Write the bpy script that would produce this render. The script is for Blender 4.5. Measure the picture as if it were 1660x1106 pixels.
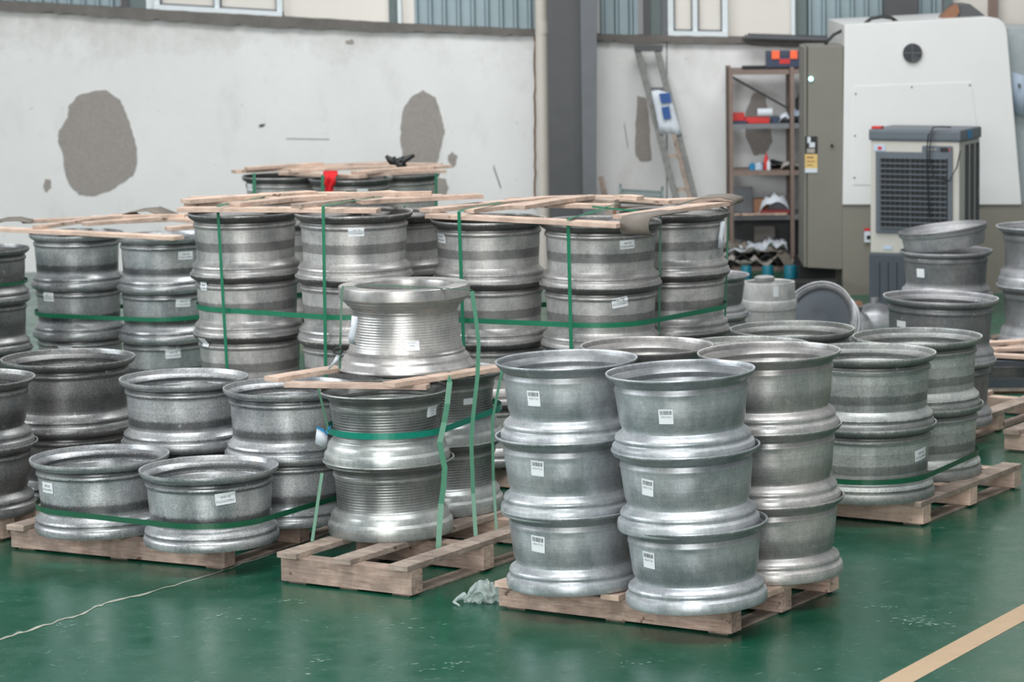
import bpy, bmesh, math, random
from mathutils import Vector, Matrix
random.seed(7)
scene = bpy.context.scene
for o in list(bpy.data.objects): bpy.data.objects.remove(o)

# ------------------------------------------------------------ camera
FPX, XC, YC, CAM_H = 4842.0, 1000.0, 553.0, 2.73
PITCH = math.atan(643.0/FPX); ROLL = .012
cF = Vector((0, math.cos(PITCH), -math.sin(PITCH)))
cU0 = Vector((0, math.sin(PITCH), math.cos(PITCH))); cX = Vector((1, 0, 0))
cU = cU0*math.cos(ROLL) + cX*math.sin(ROLL); cR = cX*math.cos(ROLL) - cU0*math.sin(ROLL)
CAM = Vector((0, 0, CAM_H))
cd = bpy.data.cameras.new('camera'); cam = bpy.data.objects.new('camera', cd)
scene.collection.objects.link(cam); scene.camera = cam
m3 = Matrix((cR, cU, -cF)).transposed()
cam.matrix_world = Matrix.Translation(CAM) @ m3.to_4x4()
cd.sensor_width = 36; cd.sensor_fit = 'HORIZONTAL'; cd.lens = FPX/1660*36
cd.shift_x = (830-XC)/1660.0
cd.clip_end = 200
cd.dof.use_dof = True; cd.dof.focus_distance = 12.4; cd.dof.aperture_fstop = 4.6

# ------------------------------------------------------------ light
w = bpy.data.worlds.new('world'); scene.world = w; w.use_nodes = True
w.node_tree.nodes['Background'].inputs[0].default_value = (.95, .98, 1, 1)
w.node_tree.nodes['Background'].inputs[1].default_value = .26
def area(name, loc, target, sx, sy, power, col):
    l = bpy.data.lights.new(name, 'AREA'); l.shape = 'RECTANGLE'; l.size = sx; l.size_y = sy
    l.energy = power; l.color = col
    o = bpy.data.objects.new(name, l); scene.collection.objects.link(o); o.location = loc
    o.rotation_euler = (Vector(target)-Vector(loc)).to_track_quat('-Z', 'Y').to_euler()
    return o
area('roller_door_daylight', (-2, -3, 3.6), (0, 12, 1.2), 7, 4.5, 1250, (1, .985, .96))
area('side_window_daylight', (-12, 12, 4.5), (0, 14, 1), 9, 3, 800, (.95, .98, 1))
area('skylight_near', (0, 9, 8.5), (0, 10, 0), 9, 3, 850, (1, .99, .98))
area('skylight_far', (0, 19, 8.5), (0, 20.5, 0), 9, 3.5, 880, (1, .99, .985))
scene.view_settings.view_transform = 'Standard'; scene.view_settings.look = 'None'
scene.view_settings.exposure = 0.0; scene.view_settings.gamma = 1

# ------------------------------------------------------------ helpers
def ray(px, py): return cF + cR*((px-XC)/FPX) + cU*((YC-py)/FPX)
def P(px, py, z=0.0):
    d = ray(px, py); return CAM + d*((z-CAM_H)/d.z)
def Q(px, py, Y):
    d = ray(px, py); return CAM + d*(Y/d.y)
def onplane(px, py, a, b):
    a = Vector((a[0], a[1], 0)); b = Vector((b[0], b[1], 0)); t = b-a; n = Vector((t.y, -t.x, 0))
    d = ray(px, py); return CAM + d*((a-CAM).dot(n)/d.dot(n))
def proj(q):
    d = Vector(q)-CAM; return XC+FPX*d.dot(cR)/d.dot(cF), YC-FPX*d.dot(cU)/d.dot(cF)
DA = Vector((math.cos(math.radians(-31)), math.sin(math.radians(-31)), 0))
DB = Vector((math.cos(math.radians(59)), math.sin(math.radians(59)), 0))

class MB:
    def __init__(s): s.v = []; s.f = []
    def add(s, vs, fs):
        n = len(s.v); s.v += [tuple(v) for v in vs]; s.f += [tuple(i+n for i in f) for f in fs]; return s
    def hexa(s, c):   # 8 corners: bottom ring 4, top ring 4
        return s.add(c, [(0,3,2,1),(4,5,6,7),(0,1,5,4),(1,2,6,5),(2,3,7,6),(3,0,4,7)])
    def box(s, x0, x1, y0, y1, z0, z1):
        return s.hexa([(x0,y0,z0),(x1,y0,z0),(x1,y1,z0),(x0,y1,z0),(x0,y0,z1),(x1,y0,z1),(x1,y1,z1),(x0,y1,z1)])
    def beam(s, a, b, wd, t, up=(0,0,1), warp=0):   # box along a->b, width wd, thickness t, a/b on the bottom centre line
        a = Vector(a); b = Vector(b); d = (b-a).normalized(); sd = d.cross(Vector(up)).normalized(); u = sd.cross(d).normalized()
        n = 1 if not warp else 5; rings = []
        for i in range(n+1):
            c = a.lerp(b, i/n) + u*(warp*math.sin(math.pi*i/n))
            wl = wd*(1+(random.uniform(-.04,.04) if warp else 0))/2
            rings.append([c-sd*wl, c+sd*wl, c+sd*wl+u*t, c-sd*wl+u*t])
        vs = [v for r in rings for v in r]; fs = [(0,1,2,3), tuple(4*n+i for i in (3,2,1,0))]
        for i in range(n):
            for k in range(4):
                k2 = (k+1) % 4; fs.append((4*i+k, 4*i+4+k, 4*i+4+k2, 4*i+k2))
        return s.add(vs, fs)
    def tube(s, pts, r, seg=8, caps=True):
        pts = [Vector(p) for p in pts]; n = len(pts); vs = []
        for i, p in enumerate(pts):
            d = (pts[min(i+1,n-1)]-pts[max(i-1,0)]).normalized()
            up = Vector((0,0,1)) if abs(d.z) < .9 else Vector((1,0,0))
            sd = d.cross(up).normalized(); u = sd.cross(d)
            rr = r[i] if isinstance(r, (list, tuple)) else r
            vs += [p+(sd*math.cos(2*math.pi*k/seg)+u*math.sin(2*math.pi*k/seg))*rr for k in range(seg)]
        fs = [(i*seg+k, i*seg+(k+1)%seg, (i+1)*seg+(k+1)%seg, (i+1)*seg+k) for i in range(n-1) for k in range(seg)]
        if caps: fs += [tuple(range(seg))[::-1], tuple((n-1)*seg+k for k in range(seg))]
        return s.add(vs, fs)
    def prism(s, outline, d):   # closed 3D outline extruded by vector d
        o = [Vector(p) for p in outline]; n = len(o); d = Vector(d)
        fs = [tuple(range(n)), tuple(range(2*n-1, n-1, -1))]
        fs += [(i, n+i, n+(i+1)%n, (i+1)%n) for i in range(n)]
        return s.add(o+[p+d for p in o], fs)
    def lathe(s, prof, seg=64, closed=True, origin=(0,0,0), mat=None):
        vs = []; m = len(prof)
        for r, z in prof:
            for k in range(seg):
                a = 2*math.pi*k/seg; q = Vector((r*math.cos(a), r*math.sin(a), z))
                if mat: q = mat @ q
                vs.append(q+Vector(origin))
        fs = []
        for i in range(m if closed else m-1):
            j = (i+1) % m
            for k in range(seg): fs.append((i*seg+k, i*seg+(k+1)%seg, j*seg+(k+1)%seg, j*seg+k))
        if not closed: fs += [tuple(range(seg))[::-1], tuple((m-1)*seg+k for k in range(seg))]
        return s.add(vs, fs)
    def strip(s, rows):   # grid of point rows
        n = len(rows[0]); vs = [p for r in rows for p in r]
        return s.add(vs, [(i*n+k, i*n+k+1, (i+1)*n+k+1, (i+1)*n+k) for i in range(len(rows)-1) for k in range(n-1)])
    def mesh(s, name, smooth=False, angle=None, bevel=0):
        me = bpy.data.meshes.new(name); me.from_pydata(s.v, [], s.f)
        bm = bmesh.new(); bm.from_mesh(me); bmesh.ops.recalc_face_normals(bm, faces=bm.faces)
        if bevel: bmesh.ops.bevel(bm, geom=[e for e in bm.edges if len(e.link_faces)==2 and e.calc_face_angle(0)>.6], offset=bevel, segments=2, affect='EDGES', profile=.7)
        if smooth:
            for f in bm.faces: f.smooth = True
        if angle:
            for e in bm.edges:
                if len(e.link_faces) == 2 and e.calc_face_angle(0) > angle: e.smooth = False
        bm.to_mesh(me); bm.free(); me.update(); return me
    def obj(s, name, mat, parent=None, **k):
        o = bpy.data.objects.new(name, s.mesh(name, **k)); scene.collection.objects.link(o)
        if mat: o.data.materials.append(mat)
        if parent: o.parent = parent; o.matrix_parent_inverse = parent.matrix_basis.inverted()
        return o
def tag(o, label=None, cat=None, group=None, kind=None):
    for k, v in (('label', label), ('category', cat), ('group', group), ('kind', kind)):
        if v: o[k] = v
    return o
def empty(name, loc, label=None, cat=None, group=None, kind=None):
    o = bpy.data.objects.new(name, None); scene.collection.objects.link(o); o.location = loc; o.empty_display_size = .1
    return tag(o, label, cat, group, kind)
def solid(o, t, offset=0):
    m = o.modifiers.new('solid', 'SOLIDIFY'); m.thickness = t; m.offset = offset; return o

# ------------------------------------------------------------ materials
def S(r, g, b):
    return tuple(((c/255)/12.92 if c/255 <= .04045 else ((c/255+.055)/1.055)**2.4) for c in (r, g, b)) + (1,)
class NT:
    def __init__(s, name):
        s.m = bpy.data.materials.new(name); s.m.use_nodes = True; s.t = s.m.node_tree
        s.b = s.t.nodes['Principled BSDF']; s.tc = s.n('ShaderNodeTexCoord')
    def n(s, t, **k):
        x = s.t.nodes.new(t)
        for a, v in k.items(): setattr(x, a, v)
        return x
    def l(s, a, b): s.t.links.new(a, b)
    def coord(s, scale=(1,1,1), rand=False, which='Object'):
        mp = s.n('ShaderNodeMapping'); mp.inputs['Scale'].default_value = scale; s.l(s.tc.outputs[which], mp.inputs['Vector'])
        if rand:
            oi = s.n('ShaderNodeObjectInfo'); mu = s.n('ShaderNodeMath', operation='MULTIPLY'); s.l(oi.outputs['Random'], mu.inputs[0]); mu.inputs[1].default_value = 37
            cb = s.n('ShaderNodeCombineXYZ'); s.l(mu.outputs[0], cb.inputs[0]); s.l(mu.outputs[0], cb.inputs[1]); s.l(mu.outputs[0], cb.inputs[2])
            s.l(cb.outputs[0], mp.inputs['Location'])
        return mp.outputs[0]
    def noise(s, vec, scale, detail=4, rough=.55):
        x = s.n('ShaderNodeTexNoise'); s.l(vec, x.inputs['Vector']); x.inputs['Scale'].default_value = scale
        x.inputs['Detail'].default_value = detail; x.inputs['Roughness'].default_value = rough; return x.outputs['Fac']
    def ramp(s, fac, stops, interp='LINEAR'):
        x = s.n('ShaderNodeValToRGB'); x.color_ramp.interpolation = interp; e = x.color_ramp.elements
        while len(e) < len(stops): e.new(.5)
        for i, (p, c) in enumerate(stops):
            e[i].position = p; e[i].color = c if len(c) == 4 else tuple(c)+(1,)
        s.l(fac, x.inputs[0]); return x.outputs[0]
    def mix(s, fac, a, b, mode='MIX'):
        x = s.n('ShaderNodeMix', data_type='RGBA', blend_type=mode)
        for i, v in ((0, fac), (6, a), (7, b)):
            if isinstance(v, (int, float)): x.inputs[i].default_value = v
            elif isinstance(v, tuple): x.inputs[i].default_value = v
            else: s.l(v, x.inputs[i])
        return x.outputs[2]
    def math(s, op, a, b=None, clamp=False):
        x = s.n('ShaderNodeMath', operation=op, use_clamp=clamp)
        for i, v in ((0, a), (1, b)):
            if v is None: continue
            if isinstance(v, (int, float)): x.inputs[i].default_value = v
            else: s.l(v, x.inputs[i])
        return x.outputs[0]
    def bump(s, h, strength=.3, dist=.005):
        x = s.n('ShaderNodeBump'); x.inputs['Strength'].default_value = strength; x.inputs['Distance'].default_value = dist
        s.l(h, x.inputs['Height']); s.l(x.outputs[0], s.b.inputs['Normal'])
    def set(s, **k):
        for a, v in k.items():
            i = s.b.inputs[{'color':'Base Color','rough':'Roughness','metal':'Metallic','spec':'Specular IOR Level','coat':'Coat Weight','crough':'Coat Roughness','trans':'Transmission Weight','alpha':'Alpha','sheen':'Sheen Weight'}[a]]
            if isinstance(v, (int, float, tuple)): i.default_value = v
            else: s.l(v, i)
        return s
def plain(name, col, rough=.5, metal=0, var=.08, scale=20, emit=0):
    t = NT(name); n = t.noise(t.coord(), scale)
    c = t.mix(n, tuple(x*(1-var*2) for x in col[:3])+(1,), tuple(min(1, x*(1+var*2)) for x in col[:3])+(1,))
    t.set(color=c, rough=rough, metal=metal)
    if emit: t.b.inputs['Emission Color'].default_value = col; t.b.inputs['Emission Strength'].default_value = emit
    return t.m

def alu(name, bands, metal=.55, rough=.42, speck=.25, rings=0, tint=(1,1,1), dust=.5):
    """cast aluminium: bands = [(z fraction, grey)], z over .33 m"""
    t = NT(name); v = t.coord(rand=True)
    sep = t.n('ShaderNodeSeparateXYZ'); t.l(t.tc.outputs['Object'], sep.inputs[0])
    v = t.coord(rand=True)
    wob = t.noise(t.coord((1,1,.3), True), 5, 3); fine = t.noise(v, 150, 3, .7); mid_ = t.noise(v, 38, 5, .7)
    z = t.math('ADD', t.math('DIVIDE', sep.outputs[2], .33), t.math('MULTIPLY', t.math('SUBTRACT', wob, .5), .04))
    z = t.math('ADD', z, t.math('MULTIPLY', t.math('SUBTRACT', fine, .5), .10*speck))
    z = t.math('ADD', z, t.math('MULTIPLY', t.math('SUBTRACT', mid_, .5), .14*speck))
    base = t.ramp(z, [(p, (g*tint[0], g*tint[1], g*tint[2], 1)) for p, g in bands])  # low greys near the top paint lip and groove undercut shade into the colour
    big = t.noise(v, 5, 6, .62)
    strk = t.noise(t.coord((9, 9, .5), True), 9, 4, .65)
    lines = t.noise(t.coord((.6, .6, 60), True), 4, 3, .6)
    c = t.mix(.8, base, t.ramp(big, [(.34, (.66,.69,.71,1)), (.5, (1,1,1,1)), (.66, (1.22,1.2,1.17,1))]), 'MULTIPLY')
    c = t.mix(min(1, speck*1.6), c, t.ramp(fine, [(.36, (.5,.52,.53,1)), (.64, (1.35,1.34,1.33,1))]), 'MULTIPLY')
    c = t.mix(.3, c, t.ramp(mid_, [(.35, (.62,.65,.67,1)), (.65, (1.25,1.24,1.22,1))]), 'MULTIPLY')
    c = t.mix(.35, c, t.ramp(strk, [(.3, (.72,.73,.74,1)), (.75, (1.25,1.25,1.25,1))]), 'MULTIPLY')
    c = t.mix(.4, c, t.ramp(lines, [(.3, (.72,.73,.74,1)), (.7, (1.2,1.2,1.2,1))]), 'MULTIPLY')
    d = t.math('MULTIPLY', t.ramp(t.noise(v, 14, 9, .78), [(.62, (0,0,0,1)), (.66, (1,1,1,1))]), dust)
    c = t.mix(d, c, (.62,.64,.65,1))
    r = t.ramp(big, [(.3, (rough-.08,)*3+(1,)), (.7, (rough+.12,)*3+(1,))])
    t.set(color=c, rough=r, metal=metal, spec=.5)
    if rings:
        wv = t.n('ShaderNodeTexWave', wave_type='BANDS', bands_direction='Z'); wv.inputs['Scale'].default_value = 26; wv.inputs['Distortion'].default_value = 0
        t.l(t.tc.outputs['Object'], wv.inputs['Vector'])
        msk = t.math('MULTIPLY', t.ramp(sep.outputs[2], [(.10,(0,0,0,1)),(.12,(1,1,1,1)),(.25,(1,1,1,1)),(.26,(0,0,0,1))]), wv.outputs['Fac'])
        t.bump(msk, rings, .0012)
    else: t.bump(t.math('ADD', fine, t.math('MULTIPLY', mid_, .6)), .35, .0012)
    return t.m
M = {}
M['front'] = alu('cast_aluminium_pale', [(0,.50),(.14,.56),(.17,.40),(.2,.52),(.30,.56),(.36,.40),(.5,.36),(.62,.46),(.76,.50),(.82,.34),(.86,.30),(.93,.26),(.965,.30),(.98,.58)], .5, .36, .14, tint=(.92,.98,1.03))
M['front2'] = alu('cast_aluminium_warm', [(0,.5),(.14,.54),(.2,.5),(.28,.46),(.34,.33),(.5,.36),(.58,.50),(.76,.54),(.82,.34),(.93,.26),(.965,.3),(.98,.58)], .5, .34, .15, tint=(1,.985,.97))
M['left'] = alu('stained_aluminium', [(0,.36),(.12,.42),(.15,.22),(.19,.48),(.27,.52),(.31,.30),(.34,.13),(.42,.15),(.46,.44),(.6,.50),(.74,.50),(.79,.18),(.81,.5),(.85,.16),(.875,.10),(.90,.34),(.97,.42),(.985,.5)], .52, .32, .36, tint=(.95,.99,1.02))  # stain bands, plus undercut shade painted in below the lip
M['dark'] = alu('dark_stained_aluminium', [(0,.24),(.12,.28),(.15,.12),(.2,.30),(.28,.26),(.33,.12),(.5,.11),(.62,.19),(.75,.24),(.8,.10),(.82,.3),(.86,.08),(.92,.16),(.97,.2),(.985,.4)], .5, .34, .4, tint=(.98,1,1))  # dark stains, with the shade of the lip groove painted in too
M['mid'] = alu('banded_aluminium', [(0,.30),(.10,.40),(.17,.36),(.26,.44),(.30,.52),(.38,.56),(.42,.50),(.425,.26),(.56,.26),(.565,.50),(.75,.54),(.795,.24),(.81,.5),(.85,.22),(.875,.07),(.92,.12),(.96,.12),(.98,.5)], .45, .36, .2, tint=(1,.995,.98))  # dusty shoulder bands; darkest ones are painted shade under the lip
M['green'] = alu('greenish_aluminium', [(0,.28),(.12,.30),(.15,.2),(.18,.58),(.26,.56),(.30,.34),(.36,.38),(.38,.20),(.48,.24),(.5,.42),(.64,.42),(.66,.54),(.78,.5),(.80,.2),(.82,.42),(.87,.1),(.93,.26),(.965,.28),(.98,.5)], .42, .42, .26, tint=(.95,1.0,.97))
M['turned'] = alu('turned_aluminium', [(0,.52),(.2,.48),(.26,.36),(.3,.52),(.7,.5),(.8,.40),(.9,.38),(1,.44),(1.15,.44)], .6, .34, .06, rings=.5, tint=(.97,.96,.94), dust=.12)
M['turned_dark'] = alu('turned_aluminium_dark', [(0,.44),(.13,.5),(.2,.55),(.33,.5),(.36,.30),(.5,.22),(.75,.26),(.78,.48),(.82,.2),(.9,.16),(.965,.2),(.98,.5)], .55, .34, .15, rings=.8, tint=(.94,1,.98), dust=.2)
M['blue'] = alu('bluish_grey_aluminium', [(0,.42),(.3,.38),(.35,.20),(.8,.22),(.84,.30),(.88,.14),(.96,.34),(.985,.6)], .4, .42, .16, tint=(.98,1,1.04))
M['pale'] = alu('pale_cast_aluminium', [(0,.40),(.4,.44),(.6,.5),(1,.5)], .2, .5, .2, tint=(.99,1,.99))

def wood(name, c1, c2, dark=.5):
    t = NT(name); v = t.coord((1,1,1), True)
    # grain stretched along the object's own long axis is baked into UV-less object coordinates rotated to the pallet axes
    mp = t.n('ShaderNodeMapping'); mp.inputs['Rotation'].default_value = (0,0,math.radians(31)); t.l(v, mp.inputs['Vector'])
    mp2 = t.n('ShaderNodeMapping'); mp2.inputs['Scale'].default_value = (2.2, 9, 26); t.l(mp.outputs[0], mp2.inputs['Vector'])
    g = t.noise(mp2.outputs[0], 4, 8, .7); big = t.noise(v, 7, 4); kn = t.noise(v, 16, 3)
    oi = t.n('ShaderNodeObjectInfo')
    c = t.mix(t.ramp(g, [(.3,(0,0,0,1)),(.7,(1,1,1,1))]), c1, c2)
    c = t.mix(t.math('MULTIPLY', t.ramp(g, [(.60,(0,0,0,1)),(.72,(1,1,1,1))]), dark), c, tuple(x*.3 for x in c2[:3])+(1,))
    c = t.mix(t.math('MULTIPLY', t.ramp(big, [(.40,(0,0,0,1)),(.60,(1,1,1,1))]), dark), c, tuple(x*.26 for x in c1[:3])+(1,))
    c = t.mix(t.math('MULTIPLY', t.ramp(kn, [(.66,(0,0,0,1)),(.72,(1,1,1,1))]), .75), c, S(72,46,34))
    c = t.mix(.5, c, t.ramp(oi.outputs['Random'], [(0,(.72,.72,.74,1)),(1,(1.2,1.17,1.14,1))]), 'MULTIPLY')
    t.set(color=c, rough=.8, spec=.25); t.bump(g, .35, .003); return t.m
M['wood'] = wood('pale_pine', S(224,202,186), S(184,160,144), .35)
M['wood2'] = wood('weathered_wood', S(188,174,162), S(136,122,112), .5)
M['wood_red'] = wood('reddish_wood', S(212,192,178), S(156,130,116), .6)
M['strap'] = plain('green_strapping', S(26,112,82), .35, 0, .1, 30)
M['strap_teal'] = plain('teal_strapping', S(12,124,104), .3, 0, .1, 30)
M['strap_dark'] = plain('dark_green_strapping', S(18,84,58), .4, 0, .1, 30)
M['sticker'] = plain('white_sticker', S(226,232,236), .5, 0, .02)
M['ink'] = plain('grey_ink', S(74,78,84), .6, 0, .1)
M['black'] = plain('black_plastic', S(24,26,28), .5)
M['card'] = plain('grey_brown_rubber_sheet', S(112,106,98), .7, 0, .12)
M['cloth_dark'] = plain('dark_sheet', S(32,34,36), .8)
M['red'] = plain('red_cloth', S(196,16,28), .8, 0, .12, 60)
M['steel_dark'] = plain('painted_steel_dark', S(74,76,79), .5, .1, .08, 8)
M['steel_mid'] = plain('painted_steel_mid', S(96,100,105), .5, .1, .08, 8)
M['cream'] = plain('cream_pvc', S(206,200,192), .45, 0, .04, 5)
M['frame_white'] = plain('white_window_frame', S(205,214,218), .4, 0, .03)
M['pane'] = plain('creamy_frosted_pane', S(204,201,194), .25, 0, .03, 3)
M['post_green'] = plain('grey_green_post', S(92,106,106), .5, 0, .06)
M['corr'] = plain('pale_blue_corrugated_sheet', S(138,156,162), .45, .2, .06, 4)
M['shelf_brown'] = plain('brown_grey_shelf_steel', S(122,106,98), .5, .1, .1)
M['shelf_grey'] = plain('grey_shelf_deck', S(112,116,120), .5, .1, .1)
M['pale_grey'] = plain('pale_grey_enamel', S(158,168,172), .45)
M['olive'] = plain('olive_grey_enamel', S(114,113,105), .45, 0, .04, 6)
M['mwhite'] = plain('white_machine_enamel', S(208,210,210), .4, 0, .02, 4)
M['mgrey'] = plain('taupe_machine_enamel', S(120,117,108), .5, 0, .04, 6)
M['beige'] = plain('beige_plastic', S(180,179,172), .45, 0, .03, 5)
M['slate'] = plain('slate_grey_plastic', S(88,96,104), .45, 0, .05, 6)
M['slate_dark'] = plain('dark_slate_plastic', S(62,70,78), .5, 0, .05, 6)
M['yellow'] = plain('yellow_paper', S(204,176,112), .6)
M['bluep'] = plain('blue_plastic', S(20,120,170), .5)
M['navy'] = plain('navy_plastic', S(44,58,84), .45)
M['orange'] = plain('orange_latch', S(250,104,62), .5)
M['red_dark'] = plain('dark_red_plastic', S(120,34,38), .5)
M['redp'] = plain('red_plastic', S(190,40,40), .45)
M['paper'] = plain('white_paper', S(196,204,212), .7, 0, .05)
M['paper_blue'] = plain('bluish_paper', S(172,188,206), .7, 0, .05)
M['teal'] = plain('teal_plastic', S(10,110,130), .5)
M['brown'] = plain('brown_cardboard', S(128,92,70), .8)
M['rag'] = plain('grey_rag', S(150,146,140), .9, 0, .2, 12)
M['ladder'] = plain('worn_grey_ladder_paint', S(104,106,104), .6, .1, .3, 25)
M['lamp'] = plain('lit_indicator', S(190,255,255), .3, 0, 0, 5, emit=2.5)

def floor_mat():
    t = NT('green_epoxy_floor'); v = t.coord()
    a = t.noise(v, .9, 4, .6); b = t.noise(v, 5, 6, .6); c3 = t.noise(v, 60, 4, .6)
    c = t.mix(a, S(0,68,48), S(2,80,60)); c = t.mix(t.ramp(b, [(.40,(0,0,0,1)),(.8,(.5,.5,.5,1))]), c, S(34,88,74))
    # greyish worn film
    film = t.noise(t.coord((1,.35,1)), 1.6, 6, .65)
    c = t.mix(t.ramp(film, [(.45,(0,0,0,1)),(.8,(.35,.35,.35,1))]), c, S(70,94,80))
    # short scratches in two directions
    for rot, sc, th in ((20, (3, 26, 1), .655), (-38, (2.4, 30, 1), .66), (75, (3, 34, 1), .675)):
        mp = t.n('ShaderNodeMapping'); mp.inputs['Rotation'].default_value = (0,0,math.radians(rot)); t.l(t.tc.outputs['Object'], mp.inputs['Vector'])
        mp2 = t.n('ShaderNodeMapping'); mp2.inputs['Scale'].default_value = sc; t.l(mp.outputs[0], mp2.inputs['Vector'])
        s = t.noise(mp2.outputs[0], 2.6, 6, .7)
        c = t.mix(t.ramp(s, [(th,(0,0,0,1)),(th+.03,(.75,.75,.75,1))]), c, S(150,178,168))
    chip = t.noise(v, 9, 9, .75)
    c = t.mix(t.ramp(chip, [(.685,(0,0,0,1)),(.70,(.9,.9,.9,1))]), c, S(176,190,184))
    r = t.ramp(b, [(.3,(.16,.16,.16,1)),(.8,(.38,.38,.38,1))])
    t.set(color=c, rough=r, spec=.6); t.bump(t.math('ADD', b, t.math('MULTIPLY', c3, .15)), .05, .004); return t.m
def wall_mat():
    t = NT('whitewashed_plaster'); v = t.coord()
    a = t.noise(v, 1.3, 6, .65); b = t.noise(t.coord((1.6,1,.7)), 2.2, 7, .65); c3 = t.noise(v, 14, 7, .7)
    c = t.mix(a, S(206,207,207), S(226,228,228))
    c = t.mix(t.ramp(b, [(.54,(0,0,0,1)),(.76,(.4,.4,.4,1))]), c, S(178,175,172))
    c = t.mix(t.ramp(c3, [(.64,(0,0,0,1)),(.69,(.6,.6,.6,1))]), c, S(128,127,124))
    sep0 = t.n('ShaderNodeSeparateXYZ'); t.l(t.tc.outputs['Object'], sep0.inputs[0]); stn = t.noise(t.coord((1,1,1)), 3, 6, .7)
    zz = t.math('ADD', sep0.outputs[2], t.math('MULTIPLY', stn, 1.1))
    c = t.mix(t.ramp(t.math('DIVIDE', zz, 3.2), [(.74,(0,0,0,1)),(.86,(.55,.55,.55,1))]), c, S(168,162,156))
    sep = t.n('ShaderNodeSeparateXYZ'); t.l(t.tc.outputs['Object'], sep.inputs[0])
    t.set(color=c, rough=.85, spec=.2); t.bump(c3, .2, .01); return t.m
M['floor'] = floor_mat(); M['wall'] = wall_mat()
def concrete(name, c1, c2):
    t = NT(name); v = t.coord(); n = t.noise(v, 6, 7, .7); f = t.noise(v, 60, 4)
    c = t.mix(n, c1, c2); c = t.mix(.4, c, t.ramp(f, [(.35,(.75,.75,.75,1)),(.65,(1.15,1.15,1.15,1))]), 'MULTIPLY')
    t.set(color=c, rough=.9, spec=.2); t.bump(n, .5, .01); return t.m
M['concrete'] = concrete('dusty_concrete_coping', S(84,82,80), S(128,124,120))
M['patch'] = concrete('grey_cement_patch', S(142,137,133), S(156,151,147))
M['scratch'] = plain('bare_scratch', S(128,158,146), .6, 0, .2, 3)
M['joint'] = concrete('worn_joint_filler', S(96,108,100), S(186,184,172))
t = NT('clear_crumpled_film'); n = t.noise(t.coord(), 60, 6, .7)
t.set(color=S(225,238,236), rough=.12, trans=.6, spec=1); t.b.inputs['IOR'].default_value = 1.12; t.bump(n, .8, .01); M['film'] = t.m
t = NT('worn_yellow_floor_paint'); n = t.noise(t.coord((1,1,1)), 14, 7, .7)
mpx = t.n('ShaderNodeMapping'); mpx.inputs['Scale'].default_value = (4, 40, 1); t.l(t.tc.outputs['Object'], mpx.inputs['Vector'])
s2 = t.noise(mpx.outputs[0], 3, 5, .6)
c = t.mix(n, S(184,158,124), S(160,140,116)); c = t.mix(t.ramp(s2, [(.6,(0,0,0,1)),(.72,(.7,.7,.7,1))]), c, S(96,92,88))
t.set(color=c, rough=.5); M['line'] = t.m
M['steelplate'] = alu('dark_steel_plate', [(0,.14),(1,.2)], .8, .22, .2)

# ------------------------------------------------------------ setting
YW = 25.5
fl = MB().box(-16, 16, -8, 27, -.1, 0).obj('floor', M['floor']); tag(fl, kind='structure')
ledge_px = [(-420,-9),(0,16),(100,22),(200,29),(330,37),(500,46),(671,52),(866,58),(972,67),(1204,72),(1400,80),(1660,92),(2100,110)]
top_px = [(-420,-26),(0,1),(196,12),(458,27),(671,39),(867,48),(972,56),(1201,60),(1400,64),(1660,72),(2100,86)]
def interp(tab, x):
    for (x0,y0),(x1,y1) in zip(tab, tab[1:]):
        if x <= x1: return y0+(y1-y0)*(x-x0)/(x1-x0)
    return tab[-1][1]
out = [Q(x, y, YW) for x, y in ledge_px]
out = [Vector((p.x, YW, p.z)) for p in out]
b = MB(); b.prism([Vector((-16,YW,0)), Vector((-16,YW,out[0].z))]+out+[Vector((16,YW,out[-1].z)), Vector((16,YW,0))], (0,.3,0))
wb = b.obj('wall_back', M['wall']); tag(wb, kind='structure')
# crumbly edged coping: many little steps along the lower edge
b = MB(); lo = []; up = []; x = -420
while x < 2100:
    lo.append(Q(x, interp(ledge_px, x)+random.uniform(-1.6,2.2), YW-.05)); up.append(Q(x, interp(top_px, x)+random.uniform(-.5,.5), YW-.05)); x += random.uniform(7,16)
b.prism(lo+up[::-1], (0,.34,0)); o = b.obj('trim_1', M['concrete']); tag(o, kind='structure')
# corrugated cladding, posts, windows above the coping (bottoms follow the coping)
ZT = 5.2
def vquad(b, x0, x1, y0, y1, thick, z1=None, dy0=0, z0off=0):
    """panel between pixel columns x0..x1 standing on the coping"""
    pts = []
    for px in (x0, x1):
        q = Q(px, interp(top_px, px)-y0, YW); pts.append(q)
    zt = z1 if z1 is not None else ZT
    a, c = pts
    Yf = YW+dy0
    b.hexa([(a.x,Yf,a.z),(c.x,Yf,c.z),(c.x,Yf+thick,c.z),(a.x,Yf+thick,a.z),(a.x,Yf,zt),(c.x,Yf,zt),(c.x,Yf+thick,zt),(a.x,Yf+thick,zt)]); return b
def corrugated(x0, x1, pitch=23):
    rows = [[], []]; x = x0
    while x < x1-1:
        for dx, dy in ((0,.0),(.12,-.045),(.25,-.045),(.37,0),(.68,0)):
            px = min(x+dx*pitch, x1); q = Q(px, interp(top_px, px), YW+.12)
            rows[0].append((q.x, YW+.12+dy, q.z-.02)); rows[1].append((q.x, YW+.12+dy, ZT))
        x += pitch
    b = MB().strip(rows); o = b.obj('wall_cladding', M['corr']); solid(o, .004); tag(o, kind='structure'); return o
for x0, x1 in ((-420,196),(671,868),(973,1043),(1308,1432),(1486,1530)): corrugated(x0, x1)
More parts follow.
